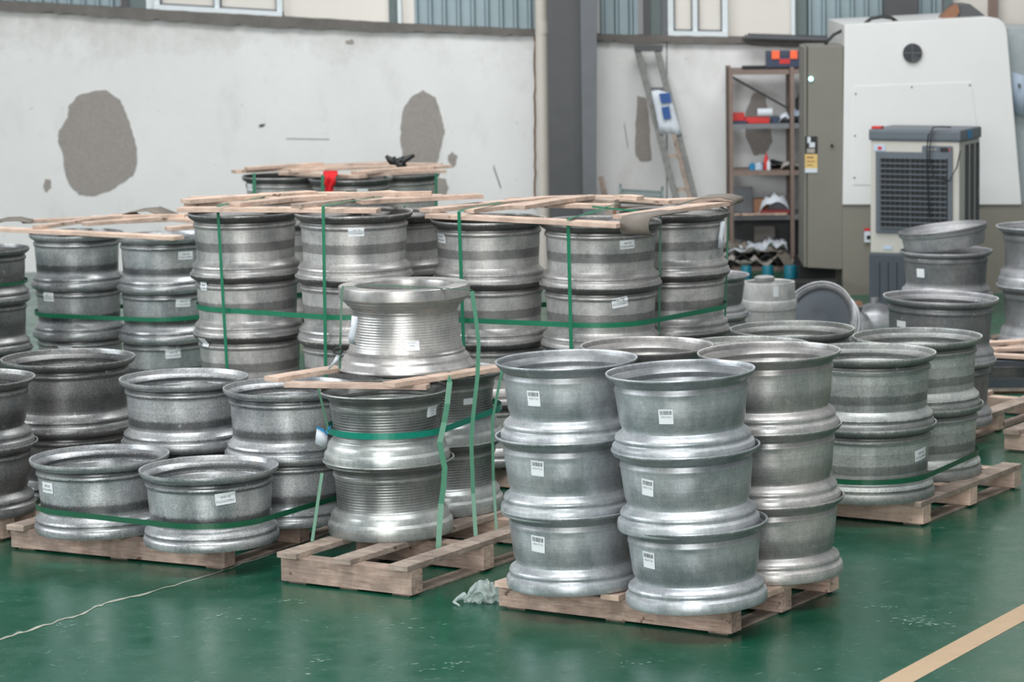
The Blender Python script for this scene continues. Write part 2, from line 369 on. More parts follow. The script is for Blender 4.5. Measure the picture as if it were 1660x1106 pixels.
for i, (x0, x1, mm, dy) in enumerate(((196,208,'steel_dark',.02),(208,236,'post_green',.05),(236,250,'frame_white',.04),(630,645,'post_green',.05),(1043,1054,'steel_dark',.02),(1054,1074,'post_green',.06),(1074,1083,'steel_mid',.02),(1288,1308,'post_green',.05),(1432,1486,'steel_dark',-.08),(1530,1545,'post_green',.02),(1603,1618,'shelf_brown',.02))):
    tag(vquad(MB(), x0, x1, 0, 0, .12, dy0=dy).obj('wall_post', M[mm]), kind='structure')
for x0, x1 in ((458,630),(650,671),(1180,1288),(1545,1603),(1618,2100)):
    tag(vquad(MB(), x0, x1, 0, 0, .05, dy0=.09).obj('wall_infill_panel', M['pane']), kind='structure')
def window(n, x0, x1, mull, fw=9, sill=8):
    e = empty('window_%d' % n, Q(x0, interp(top_px, x0), YW)); tag(e, kind='structure')
    b = MB(); vquad(b, x0, x0+fw, 0, 0, .08); vquad(b, x1-fw, x1, 0, 0, .08); vquad(b, mull-4, mull+4, 0, 0, .07)
    a = Q(x0, interp(top_px, x0), YW); c = Q(x1, interp(top_px, x1), YW)
    hz = sill*25.6/FPX
    b.hexa([(a.x,YW-.02,a.z),(c.x,YW-.02,c.z),(c.x,YW+.08,c.z),(a.x,YW+.08,a.z),(a.x,YW-.02,a.z+hz),(c.x,YW-.02,c.z+hz),(c.x,YW+.08,c.z+hz),(a.x,YW+.08,a.z+hz)])
    b.obj('window_frame', M['frame_white'], e)
    for p0, p1 in ((x0+fw, mull-4), (mull+4, x1-fw)):
        b = MB(); vquad(b, p0, p0+2.5, sill, 0, .05, dy0=.02); vquad(b, p1-2.5, p1, sill, 0, .05, dy0=.02)
        aa = Q(p0, interp(top_px, p0)-sill, YW); cc = Q(p1, interp(top_px, p1)-sill, YW); h2 = .014
        b.hexa([(aa.x,YW+.02,aa.z),(cc.x,YW+.02,cc.z),(cc.x,YW+.07,cc.z),(aa.x,YW+.07,aa.z),(aa.x,YW+.02,aa.z+h2),(cc.x,YW+.02,cc.z+h2),(cc.x,YW+.07,cc.z+h2),(aa.x,YW+.07,aa.z+h2)])
        b.obj('sash_edge', M['steel_mid'], e)
        vquad(MB(), p0, p1, sill, 0, .01, dy0=.06).obj('pane', M['pane'], e)
window(1, 250, 458, 352); window(2, 1083, 1180, 1127); 
b = MB(); vquad(b, 645, 651, 0, 0, .1); tag(b.obj('trim_2', M['frame_white']), kind='structure')
b = MB(); vquad(b, 1283, 1289, 0, 0, .1); tag(b.obj('trim_3', M['frame_white']), kind='structure')
# cement patches standing a little proud, with torn outlines
def patch(pts, off=.0, mat='patch'):
    res = []
    n = len(pts)
    for i in range(n):
        a, c = pts[i], pts[(i+1) % n]
        for k in range(4):
            tt = k/4; j = 0 if k == 0 else 1
            res.append(Q(a[0]+(c[0]-a[0])*tt+random.uniform(-1,1)*j, a[1]+(c[1]-a[1])*tt+random.uniform(-1,1)*j, YW-.006-off))
    return MB().prism(res, (0,.008,0)).obj('cement_patch', M[mat], wb)
patch([(150,148),(172,146),(195,162),(205,185),(214,212),(222,240),(221,270),(216,285),(195,298),(178,310),(150,318),(128,316),(112,298),(104,272),(102,250),(94,228),(95,212),(110,190),(112,170),(128,154)])
patch([(686,146),(706,158),(716,190),(721,212),(716,235),(709,262),(709,288),(722,290),(727,305),(722,318),(660,330),(662,300),(654,260),(649,230),(650,200),(654,176),(668,156)])
patch([(73,290),(82,292),(83,304),(76,312),(70,304)])
patch([(726,252),(733,246),(741,252),(739,266),(733,272),(727,262)])
patch([(1222,150),(1238,150),(1246,180),(1252,230),(1240,250),(1222,252),(1208,220),(1209,180)])
patch([(1033,155),(1048,160),(1054,210),(1056,260),(1040,262),(1030,250),(1030,200)], mat='patch')
patch([(419,203),(430,201),(428,206),(420,206)], mat='steel_dark'); patch([(560,66),(572,64),(574,70),(562,72)], mat='patch')
for x0, y0, x1, y1, hh in ((464,225,534,226,.6),(1012,200,1018,240,4),(800,270,812,305,3)):
    MB().prism([Q(x0,y0-hh,YW-.003),Q(x1,y1-hh,YW-.003),Q(x1,y1+hh,YW-.003),Q(x0,y0+hh,YW-.003)], (0,.004,0)).obj('wall_mark', M['steel_mid'], wb)
# expansion joint crack beside the pipe
b = MB(); pts = [Q(867+random.uniform(-1,1), y, YW-.004) for y in range(58, 340, 14)]; b.tube(pts, .008, 5); b.obj('wall_crack', M['brown'], wb)
b = MB().tube([Q(1081, y, YW-.004) for y in range(66, 330, 20)], .004, 5); b.obj('wall_crack', M['steel_dark'], wb)
# drain pipe
a = Q(879, 0, 25.3); b = MB(); b.tube([(a.x-.01,25.3,0),(a.x,25.3,ZT)], .057, 20)
pp = b.obj('drain_pipe', M['cream'], smooth=True, angle=1); tag(pp, 'cream plastic drain pipe running down the wall left of the steel column', 'pipe')
zc = Q(879, 45, 25.3).z; MB().tube([(a.x,25.3,zc-.05),(a.x,25.3,zc+.05)], .062, 20).obj('pipe_collar', M['cream'], pp, smooth=True, angle=1)
# steel column
col = empty('steel_column', (Q(930,400,24.9).x, 24.9, 0)); tag(col, kind='structure')
x0 = Q(891,300,24.9).x; x1 = Q(945,300,24.9).x; x2 = Q(964,300,24.75).x; x3 = Q(971,10,24.75).x
MB().box(x0, x1, 24.9, 24.93, 0, ZT).obj('flange', M['steel_dark'], col)
MB().box((x0+x1)/2-.01, (x0+x1)/2+.01, 24.93, 25.3, 0, ZT).obj('web', M['steel_dark'], col)
b = MB(); b.hexa([(x1,24.8,0),(x2,24.8,0),(x2,25.2,0),(x1,25.2,0),(x1,24.8,ZT),(x3+.03,24.8,ZT),(x3+.03,25.2,ZT),(x1,25.2,ZT)]); b.obj('side_plate', M['steel_mid'], col)
MB().box(x0, x1, 25.28, 25.31, 0, ZT).obj('flange', M['steel_dark'], col)
# floor joint and yellow line
jp = [(-60,1052),(0,1036),(60,1018),(130,996),(170,978),(250,958),(345,931),(440,897),(520,872)]
b = MB(); L = []; Rr = []
for (xa,ya),(xb,yb) in zip(jp, jp[1:]):
    for k in range(6):
        f = k/6; p = P(xa+(xb-xa)*f+random.uniform(-2,2), ya+(yb-ya)*f+random.uniform(-1.5,1.5), .0015); ww = random.uniform(.004,.013)*(1.6 if xa < 250 else 1)
        L.append(p+Vector((.3,-.9,0))*ww); Rr.append(p-Vector((.3,-.9,0))*ww)
b.strip([L, Rr]); o = b.obj('floor_joint', M['joint'], fl)
a0, a1, b0, b1 = P(1424,1106,.001), P(1660,979,.001), P(1510,1106,.001), P(1660,1014,.001)
dr = (a1-a0).normalized(); wv = Vector((dr.y,-dr.x,0)); wid = .115
st = a0-dr*2.5; en = a0+dr*9
b = MB(); b.strip([[st, en],[st+wv*wid, en+wv*wid]]); o = b.obj('painted_line', M['line']); tag(o, kind='structure')

# scratches and chips worn through the floor paint: slivers of bare filler, far too many to count
random.seed(21); b = MB()
def sliver(c, a, L, wd):
    d = Vector((math.cos(a), math.sin(a), 0)); n = Vector((-d.y, d.x, 0)); k = random.uniform(-.2,.2)
    m = c+n*k*L*.3
    b.add([c-d*L/2, m-n*wd/2, c+d*L/2, m+n*wd/2], [(0,1,2,3)])
for i in range(520):
    px, py = random.uniform(-50,1720), random.uniform(800,1115)
    c = P(px, py, .0006+i*1e-6); a = random.gauss(.35,.35) if random.random() < .7 else random.uniform(0,3.14)
    sliver(c, a, random.uniform(.008,.05)*(2.2 if random.random() < .12 else 1), random.uniform(.0012,.004))
for (px, py, n_, sp) in ((1515,1012,26,.05),(1475,1004,22,.05),(1030,1075,8,.04),(720,1080,18,.10),(520,1070,6,.03),(455,975,12,.06),(115,1012,14,.05),(1420,985,10,.04),(1320,1085,4,.02),(360,1000,14,.1),(640,1010,12,.1)):
    c0 = P(px, py, .0012)
    for k in range(n_): sliver(c0+Vector((random.gauss(0,sp), random.gauss(0,sp*.6), k*1e-6)), random.gauss(.2,.5), random.uniform(.01,.035), random.uniform(.003,.011))
tag(b.obj('paint_scratches', M['scratch'], fl), kind='stuff')
# ------------------------------------------------------------ pallets
pal_i = 0
def board(name, a, b, wd, t, mat, parent, warp=0, up=(0,0,1)):
    return MB().beam(a, b, wd, t, up=up, warp=warp).obj(name, M[mat], parent, bevel=.002)
def pallet(FR, La, Lb, label, nd=3, ang=-31, dmat='wood2', bmat='wood', top=.12, joff=0, nb=3, over=.02, foot=True):
    A = Vector((math.cos(math.radians(ang)), math.sin(math.radians(ang)), 0)); B = Vector((-A.y, A.x, 0))
    FR = Vector((FR[0], FR[1], 0)); e = empty('pallet', FR, label, 'pallet', 'wooden pallets under the wheel stacks')
    z0 = .010 if foot else 0; dz = .024; bh = top-dz-z0
    bw = .085
    for i in range(nb):
        v = bw/2+(Lb-bw)*i/(nb-1)
        a = FR+B*v+Vector((0,0,z0)); board('stringer', a, a-A*La, bw, bh, bmat, e)
    if foot:
        for u in (.07, La/2, La-.07):
            a = FR-A*u; board('foot_board', a+B*.02, a+B*(Lb-.02), .09, z0, 'wood2', e)
    for i in range(nd):
        u = .05+(La-.1)*i/(nd-1)+random.uniform(-.012,.012)*(0<i<nd-1)
        a = FR-A*u+Vector((0,0,top-dz)); board('deck_board', a-B*(over+random.uniform(0,.015)), a+B*(Lb+random.uniform(0,.02)), random.uniform(.085,.105), dz, dmat, e)
    return e
pallet((.44,11.60), 1.10, .95, 'wooden pallet under the front pale grey wheel stacks beside the plastic bag', nd=5, dmat='wood', bmat='wood_red')
pallet((-.88,12.38), .68, 1.22, 'small weathered pallet under the strapped turned wheels', nd=3, ang=-30, top=.14, bmat='wood_red')
pallet((-1.75,12.99), 1.18, 1.3, 'pine pallet at the left under two single wheels and two double stacks', nd=5, ang=-27, bmat='wood_red')
pallet((1.43,13.80), 1.15, 1.15, 'wooden pallet on the right under the greenish double stacks', nd=5, bmat='wood')
pallet((-3.0,13.52), 1.0, .55, 'pallet at the far left edge under the nearest dark stack', nd=5)
pallet((-2.59,14.14), .9, .8, 'thin pallet under the dark brownish stack at the left', nd=5, top=.08)
pallet((-1.22,14.66), 1.25, 1.35, 'hidden pallet under the tall strapped stacks left of the centre', nd=5)
pallet((.10,14.50), 1.15, 1.3, 'hidden pallet under the tall strapped stacks right of the centre', nd=5)
pallet((-2.52,17.35), 1.25, 1.2, 'pallet under the two three-high stacks below the large wall patch', nd=5)
pallet((-3.52,17.02), .8, .72, 'pallet under the dark three-high stack at the left picture edge', nd=4)
pallet((-1.62,20.45), 1.15, 1.6, 'pallet under the rearmost strapped stacks close to the white wall', nd=5)
pallet((1.82,15.98), 1.1, 1.28, 'pallet behind the greenish stacks on the right with its side in view', nd=4)
q = P(1628,731); pallet((q.x+DA.x*1.1, q.y+DA.y*1.1), 1.1, 1.1, 'weathered pallet cut by the right picture edge standing on bare green floor', nd=4)
pallet((2.20,19.05), .75, .8, 'pallet under the stack topped by a tilted wheel', nd=4)
pallet((2.95,18.75), .72, .8, 'pallet under the dark two-high stack at the right picture edge', nd=4)
pallet((1.12,19.3), .5, .5, 'small pallet under the stepped drum-shaped wheel', nd=3)
pallet((.76,18.55), .65, .6, 'small pallet under the two-high stack left of the stepped drum', nd=4)

# ------------------------------------------------------------ wheels
H = .327
PROF = {
 'A': [(.945,0),(.955,.008),(.957,.028),(.948,.040),(.905,.050),(.900,.056),(.912,.062),(.912,.070),(.895,.080),(.845,.090),(.812,.100),(.815,.112),(.840,.128),(.862,.19),(.878,.235),(.884,.252),(.893,.258),(.893,.264),(.884,.270),(.880,.282),(.905,.292),(.960,.305),(.995,.317),(1.0,.323),(.997,.327)],
 'B': [(.960,0),(.972,.010),(.975,.026),(.965,.036),(.945,.042),(.943,.052),(.955,.056),(.945,.066),(.895,.078),(.866,.092),(.866,.105),(.872,.15),(.884,.20),(.888,.245),(.892,.252),(.912,.258),(.917,.264),(.912,.272),(.893,.278),(.890,.286),(.930,.294),(.965,.300),(.990,.308),(1.0,.317),(.998,.327)],
 'C': [(.940,0),(.950,.008),(.955,.040),(.945,.054),(.905,.066),(.900,.085),(.880,.098),(.825,.115),(.806,.128),(.810,.2),(.822,.24),(.832,.252),(.848,.258),(.850,.266),(.838,.272),(.842,.282),(.890,.297),(.955,.310),(.995,.319),(1.0,.323),(.997,.327)],
}
def shell_mesh(name, pr, inner=None, seg=88, ang=.55):
    outer = [(r*.3, z) for r, z in pr]
    inn = inner or [(max(r*.3-.013, .2), z) for r, z in pr[::-1]]
    if not inner:
        inn[0] = (pr[-1][0]*.3-.006, pr[-1][1]-.001); inn[1] = (pr[-1][0]*.3-.008, .318); inn[2] = (pr[-1][0]*.3-.013, .3055)
    return MB().lathe(outer+inn, seg, True).mesh(name, smooth=True, angle=ang)
WM = {}
def wheel_mesh(kind, mat):
    k = (kind, mat)
    if k not in WM:
        if kind == 'D':
            pr = [(1.04,0),(1.05,.006),(1.045,.014),(1.01,.026),(.975,.040),(.965,.052),(.935,.064),(.905,.072),(.905,.082),(.885,.086),(.862,.094),(.845,.12),(.825,.17),(.812,.22),(.798,.252),(.798,.262),(.815,.268),(.815,.276),(.845,.288),(.890,.298),(.897,.304),(.935,.312),(.940,.318),(.985,.326),(1.0,.333),(1.0,.376),(.996,.381),(.985,.383),(.76,.383),(.745,.378),(.735,.365)]
            me = shell_mesh('wheel', pr, ang=.35, inner=[(.24*.92,.34),(.235,.20),(.27,.06),(.285,0)])
        elif kind == 'E':
            pr = [(1.0,0),(1.0,.24),(1.03,.25),(1.035,.30),(1.01,.315),(.96,.32),(.955,.44),(.945,.45),(.90,.452)]
            me = shell_mesh('wheel', pr, [(.26,.445),(.26,.3),(.285,.02)])
        else: me = shell_mesh('wheel', PROF[kind])
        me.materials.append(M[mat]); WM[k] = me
    return WM[k]
def prof_r(kind, z):
    pr = PROF.get(kind) or [(1.04,0),(.905,.08),(.845,.12),(.812,.22),(.798,.26),(1,.34),(1,.38)]
    for (r0,z0),(r1,z1) in zip(pr, pr[1:]):
        if z0 <= z <= z1 and z1 > z0: return (r0+(r1-r0)*(z-z0)/(z1-z0))*.3
    return .27
# print layouts: cached flat text meshes
TXT = {}
def text_flat(s, size):
    if (s, size) in TXT: return TXT[(s, size)]
    cu = bpy.data.curves.new('t', 'FONT'); cu.body = s; cu.size = size; cu.align_x = 'CENTER'; cu.align_y = 'CENTER'; cu.resolution_u = 1
    o = bpy.data.objects.new('t', cu); scene.collection.objects.link(o); dg = bpy.context.evaluated_depsgraph_get()
    me = bpy.data.meshes.new_from_object(o.evaluated_get(dg)); vs = [tuple(v.co) for v in me.vertices]; fs = [tuple(p.vertices) for p in me.polygons]
    bpy.data.objects.remove(o); bpy.data.meshes.remove(me); TXT[(s, size)] = (vs, fs); return TXT[(s, size)]
def print_layout(style, w_, h_):
    """flat shapes in sticker units (x across, y up, centred)"""
    vs, fs = [], []
    def quad(x0, x1, y0, y1):
        n = len(vs); vs.extend([(x0,y0),(x1,y0),(x1,y1),(x0,y1)]); fs.append((n,n+1,n+2,n+3))
    def txt(s, size, cx, cy, wmax):
        v, f = text_flat(s, 1.0); mx = max(abs(p[0]) for p in v)
        k = min(size, wmax/2/mx); n = len(vs)
        for p in v: vs.append((cx+p[0]*k, cy+p[1]*size))
        for q in f: fs.append(tuple(i+n for i in q))
    if style == 'bar':
        random.seed(3); x = -w_*.4
        while x < w_*.4:
            bw = random.uniform(.016,.05)*w_; quad(x, x+bw, h_*.14, h_*.40); x += bw+random.uniform(.02,.05)*w_
        txt('0750*7.50', h_*.17, 0, -.03*h_, w_*.8)
    elif style == 'wide':
        txt('HP81-FB', h_*.34, w_*.02, h_*.14, w_*.5); txt('PC2026/2MP8.5', h_*.30, 0, -h_*.22, w_*.88)
    elif style == 'lines':
        txt('No. 202211', h_*.16, 0, h_*.3, w_*.7); txt('5-5N1', h_*.2, 0, 0, w_*.4); txt('6.6.0 M', h_*.18, 0, -h_*.3, w_*.55)
    elif style == 'none': return [], []
    return vs, fs
def sticker(wheel, kind, px, py, wpx, hpx, style, rot=0):
    mw = wheel.matrix_basis; c0 = mw.translation; sx = mw.to_scale().x; sz = mw.to_scale().z; inv = mw.inverted()
    # find the point on the barrel under this pixel
    lo, hi = 0, .33; best = None
    for zi in range(2, 32):
        z = zi*.01; r = prof_r(kind, z)
        c = mw @ Vector((0,0,z)); cx, cy = proj(c); d = (c-CAM).dot(cF); rp = r*sx*FPX/d
        u = max(-.97, min(.97, (px-cx)/rp)); view = math.atan2(CAM.y-c.y, CAM.x-c.x)
        ang = view+math.asin(u); q = mw @ Vector((math.cos(ang)*r, math.sin(ang)*r, z)) if abs(mw.to_euler().z) < 1e-3 else None
        e = abs(proj(q)[1]-py)
        if best is None or e < best[0]: best = (e, z, r, ang, d, u)
    _, z, r, ang, d, u = best
    w_ = wpx*d/FPX/sx/max(.35, math.sqrt(1-u*u)); h_ = hpx*d/FPX/sz
    ca, sa = math.cos(math.radians(rot)), math.sin(math.radians(rot))
    def mp(x, y, off):
        x, y = x*ca-y*sa, x*sa+y*ca; zz = z+y; rr = max(prof_r(kind, zz), r-.004)+off; aa = ang+x/r
        return Vector((math.cos(aa)*rr, math.sin(aa)*rr, zz))
    b = MB(); b.strip([[mp(w_*(i/6-.5), h_*(j/3-.5), .0022) for i in range(7)] for j in range(4)])
    o = b.obj('sticker', M['sticker'], None); o.parent = wheel
    solid(o, .0006, 0)
    vs, fs = print_layout(style, w_, h_)
    if fs:
        b = MB(); b.add([mp(x, y, .0032) for x, y in vs], fs); p = b.obj('print', M['ink'], None); p.parent = o
    random.seed(hash_i(px*7+py))
    return o
def hash_i(x): return int(x*1000) % 99991
POS = {1: ['only'], 2: ['bottom', 'top'], 3: ['bottom', 'middle', 'top'], 4: ['bottom', 'second', 'third', 'top']}
TOPS = {}; WH = {}
def stack(n, x, y, R, cnt, pitch, hb, kind, mat, desc, tilt=0, jit=None, stk=()):
    ax = Vector((math.sin(-tilt), 0, math.cos(tilt))); s = R/.3
    for k in range(cnt):
        random.seed(hash_i(x*13+k*7.7+y))
        jx = (jit[k] if jit else random.uniform(-.004, .004)) if cnt > 1 else 0
        base = Vector((x, y, hb)) + ax*(k*pitch) + Vector((jx, random.uniform(-.004,.004), 0))
        base.z += abs(tilt)*R*.5
        mk = mat[k] if isinstance(mat, (list, tuple)) else mat
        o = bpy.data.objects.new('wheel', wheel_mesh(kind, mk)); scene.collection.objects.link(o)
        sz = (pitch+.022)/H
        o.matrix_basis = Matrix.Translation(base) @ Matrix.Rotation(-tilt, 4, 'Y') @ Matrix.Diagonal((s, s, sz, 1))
        lab = desc if cnt == 1 else '%s wheel of the %s' % (POS[cnt][k], desc)
        tag(o, lab, 'wheel', 'aluminium wheel rims stacked on pallets'); WH[(n, k)] = o
        for (lv, px, py, wp, hp, style, rot) in stk:
            if lv == k: sticker(o, kind, px, py, wp, hp, style, rot)
    TOPS[n] = (x, y, R, hb+cnt*pitch+.022)
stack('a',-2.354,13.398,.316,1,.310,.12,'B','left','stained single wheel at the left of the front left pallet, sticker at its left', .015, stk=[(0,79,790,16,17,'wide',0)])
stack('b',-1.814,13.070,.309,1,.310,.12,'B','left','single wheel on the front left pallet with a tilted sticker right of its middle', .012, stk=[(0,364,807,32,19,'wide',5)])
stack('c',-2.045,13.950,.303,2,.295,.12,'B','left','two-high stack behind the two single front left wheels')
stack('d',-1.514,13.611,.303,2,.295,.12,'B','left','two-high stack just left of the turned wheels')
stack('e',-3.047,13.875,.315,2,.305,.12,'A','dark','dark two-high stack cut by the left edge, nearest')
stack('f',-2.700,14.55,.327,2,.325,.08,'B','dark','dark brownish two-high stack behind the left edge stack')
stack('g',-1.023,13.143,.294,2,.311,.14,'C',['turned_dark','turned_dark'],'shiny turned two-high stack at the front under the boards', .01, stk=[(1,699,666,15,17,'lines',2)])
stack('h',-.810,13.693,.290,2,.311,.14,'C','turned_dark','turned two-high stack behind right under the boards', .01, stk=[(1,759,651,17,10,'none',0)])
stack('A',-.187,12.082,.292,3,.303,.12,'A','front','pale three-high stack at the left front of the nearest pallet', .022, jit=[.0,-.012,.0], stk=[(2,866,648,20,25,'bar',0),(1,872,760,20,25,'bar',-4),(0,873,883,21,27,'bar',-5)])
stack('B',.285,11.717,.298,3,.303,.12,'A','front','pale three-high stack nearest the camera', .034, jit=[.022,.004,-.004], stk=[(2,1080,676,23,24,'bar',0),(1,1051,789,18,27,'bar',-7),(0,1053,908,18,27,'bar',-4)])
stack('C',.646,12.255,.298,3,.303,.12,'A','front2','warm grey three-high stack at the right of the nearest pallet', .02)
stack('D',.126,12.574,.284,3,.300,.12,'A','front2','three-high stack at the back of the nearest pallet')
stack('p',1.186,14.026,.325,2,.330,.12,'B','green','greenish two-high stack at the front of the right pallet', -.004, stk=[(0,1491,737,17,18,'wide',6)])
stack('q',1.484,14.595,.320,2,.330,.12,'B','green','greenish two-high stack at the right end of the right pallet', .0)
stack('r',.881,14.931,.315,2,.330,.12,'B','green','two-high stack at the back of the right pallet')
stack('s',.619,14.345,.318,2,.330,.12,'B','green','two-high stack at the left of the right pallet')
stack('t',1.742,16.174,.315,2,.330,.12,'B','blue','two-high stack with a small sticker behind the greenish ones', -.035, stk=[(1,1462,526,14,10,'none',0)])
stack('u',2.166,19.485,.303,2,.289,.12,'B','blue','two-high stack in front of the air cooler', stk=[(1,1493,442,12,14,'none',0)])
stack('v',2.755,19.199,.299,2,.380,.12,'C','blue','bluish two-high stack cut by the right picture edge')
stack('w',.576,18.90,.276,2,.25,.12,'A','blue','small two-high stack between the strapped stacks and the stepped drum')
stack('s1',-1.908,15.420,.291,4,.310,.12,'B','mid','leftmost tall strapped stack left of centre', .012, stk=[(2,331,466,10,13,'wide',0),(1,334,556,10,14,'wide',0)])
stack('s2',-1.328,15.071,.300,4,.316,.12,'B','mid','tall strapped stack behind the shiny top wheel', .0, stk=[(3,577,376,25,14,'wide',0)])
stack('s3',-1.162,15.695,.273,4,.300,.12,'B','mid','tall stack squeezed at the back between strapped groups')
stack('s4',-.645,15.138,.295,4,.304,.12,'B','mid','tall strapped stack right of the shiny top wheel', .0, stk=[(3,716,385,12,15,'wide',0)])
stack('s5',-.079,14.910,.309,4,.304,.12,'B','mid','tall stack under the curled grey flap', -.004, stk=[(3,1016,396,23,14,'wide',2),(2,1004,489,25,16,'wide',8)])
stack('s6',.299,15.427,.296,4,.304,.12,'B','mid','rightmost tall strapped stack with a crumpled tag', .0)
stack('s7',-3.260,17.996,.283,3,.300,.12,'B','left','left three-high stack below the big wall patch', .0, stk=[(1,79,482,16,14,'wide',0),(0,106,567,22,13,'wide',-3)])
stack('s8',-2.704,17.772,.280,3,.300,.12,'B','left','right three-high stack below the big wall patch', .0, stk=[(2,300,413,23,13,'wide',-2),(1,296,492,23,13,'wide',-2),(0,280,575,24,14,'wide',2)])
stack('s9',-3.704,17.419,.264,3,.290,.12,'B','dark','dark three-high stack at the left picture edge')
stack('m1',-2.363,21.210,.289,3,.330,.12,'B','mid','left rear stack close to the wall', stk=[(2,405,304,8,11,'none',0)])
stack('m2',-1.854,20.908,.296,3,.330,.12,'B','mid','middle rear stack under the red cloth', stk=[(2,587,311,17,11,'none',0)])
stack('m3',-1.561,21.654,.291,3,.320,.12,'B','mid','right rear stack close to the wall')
# shiny wheel standing disc-up on the lid boards
LZ = .785+.036
q = P(659, 595, LZ)
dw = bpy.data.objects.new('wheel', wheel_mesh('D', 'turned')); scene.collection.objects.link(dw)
dd = (q-CAM).dot(cF); Rd = 106*dd/FPX
dw.matrix_basis = Matrix.Translation(q) @ Matrix.Rotation(-.008, 4, 'Y') @ Matrix.Diagonal((Rd/.3, Rd/.3, 1.0, 1))
tag(dw, 'shiny turned wheel standing flange-down alone on boards atop the strapped stacks', 'wheel', 'aluminium wheel rims stacked on pallets')
sticker(dw, 'D', 668, 560, 22, 15, 'lines', 0)
print('DISC', proj(q+Vector((0,0,.383))), Rd, q)
# background wheels
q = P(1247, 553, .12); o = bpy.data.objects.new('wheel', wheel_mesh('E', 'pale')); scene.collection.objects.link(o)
dd = (q-CAM).dot(cF); s = 44*dd/FPX/.3; o.matrix_basis = Matrix.Translation(q) @ Matrix.Diagonal((s, s, .88, 1))
print('E', proj(q+Vector((0,0,.45))), q)
tag(o, 'pale stepped drum-shaped wheel with a white sticker left of the leaning wheel', 'wheel', 'loose wheels in the background')
b = MB(); f0 = o.matrix_basis.inverted() @ Q(1252, 474, q.y-.25) ; 
st = []
for j in range(3):
    row = []
    for i in range(5):
        a_ = math.radians(-90+ (i-2)*3 + 12); row.append(Vector((math.cos(a_)*.291, math.sin(a_)*.291, .355+j*.04)))
    st.append(row)
b = MB().strip(st); s_ = b.obj('sticker', M['sticker'], None); s_.parent = o
cap = MB().lathe([(.0,.0),(.062,0),(.066,.01),(.066,.03),(.05,.036),(0.0,.036)], 32, False).obj('small_plate', M['pale'], smooth=True, angle=.6); qq = P(1240, 456, q.z+.455); cap.location = (q.x-.03, q.y-.02, q.z+.399)
tag(cap, 'small pale disc lying on top of the stepped drum-shaped wheel', 'disc')
# leaning wheel
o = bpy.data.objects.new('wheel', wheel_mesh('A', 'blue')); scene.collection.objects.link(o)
axd = Vector((-.42,-.78,.42)).normalized(); q = Q(1330, 522, 20.0)
o.matrix_basis = Matrix.Translation(q) @ axd.to_track_quat('Z','Y').to_matrix().to_4x4() @ Matrix.Translation((0,0,-.10)) @ Matrix.Diagonal((.90,.90,.5,1))
tag(o, 'bluish grey wheel leaning on its side in front of the machine', 'wheel', 'loose wheels in the background')
b = MB().lathe([(.0,.0),(.22,0),(.27,.02),(.27,.045),(.10,.05),(.08,.04),(0,.04)], 48, False)
o2 = b.obj('face_plate', M['slate_dark'], smooth=True, angle=.7); o2.matrix_basis = Matrix.Translation((0,0,.16)) @ Matrix.Diagonal((1,1,2,1)); o2.parent = o
# tilted wheel on top of stack u
x, y, R_, h_ = TOPS['u']
pr = [(.88,0),(.90,.01),(.93,.06),(.94,.085),(.98,.09),(1.0,.10),(1.0,.125),(.985,.13)]
me = shell_mesh('wheel', pr, [(.285,.12),(.26,.08),(.25,.05),(.245,.01)]); me.materials.append(M['blue'])
o = bpy.data.objects.new('wheel', me); scene.collection.objects.link(o)
o.matrix_basis = Matrix.Translation((x-.01, y, h_+.022)) @ Matrix.Rotation(-.115, 4, 'Y') @ Matrix.Diagonal((.97,.97,1,1))
tag(o, 'shallow bluish wheel lying tilted on top of the stack by the air cooler', 'wheel', 'loose wheels in the background')
# small domed castings on the floor
for px, py, rr, lab in ((1418, 528, .17, 'bluish domed casting on the floor in front of the air cooler, rear'), (1392, 543, .10, 'small pale casting on the floor beside the domed one')):
    q = P(px, py); b = MB().lathe([(0,0),(rr,0),(rr*1.02,.03),(rr*.9,.09),(rr*.6,.14),(rr*.2,.165),(.03,.20),(0,.2)], 32, False); o = b.obj('casting', M['blue'], smooth=True, angle=.8); o.location = q
    tag(o, lab, 'casting')

# ------------------------------------------------------------ lids of loose boards
def lid(name_label, z, boards, wd=.10):
    e = empty('board_cover', P(boards[0][0], boards[0][1], z), name_label, 'cover', 'board covers on the strapped stacks')
    for bd in boards:
        x0, y0, x1, y1, lay = bd[:5]; ww = bd[5] if len(bd) > 5 else wd; mt = bd[6] if len(bd) > 6 else 'wood'
        zz = z+lay*.023
        board('board', P(x0, y0, zz), P(x1, y1, zz), ww, .022, mt, e, warp=random.uniform(-.001,.004))
    return e
lid('loose pine boards on the tall strapped stacks left of centre', 1.408, [(292,343,614,345,0),(300,334,560,331,0,.09),(352,324,716,322,0,.07),(300,330,508,316,1),(436,328,640,316,1),(582,331,778,321,1),(530,319,700,317,2,.06),(380,336,500,323,1,.08),(310,325,640,326,0,.08),(420,320,560,318,0),(480,338,600,325,1,.07,'wood2')])
lid('loose pine boards on the tall strapped stacks right of centre', 1.364, [(698,353,1008,369,0),(690,345,888,325,1,.095),(838,340,952,323,1,.1),(948,323,1092,331,0,.09),(1008,356,1172,333,1,.11),(880,325,1040,324,0,.07),(1060,331,1190,327,0,.09),(780,334,1000,338,0,.09),(820,328,1000,330,0,.09,'wood2'),(1000,323,1038,325,2,.07),(760,346,900,330,1,.07)])
lid('loose pine boards on the three-high stacks below the big wall patch', 1.046, [(-40,373,290,389,0),(36,362,330,351,0,.08),(137,366,258,357,1,.08),(250,357,336,364,0,.07),(272,374,340,369,1,.09),(150,356,300,353,1,.06),(60,372,200,352,1,.07),(200,362,330,356,0,.08)])
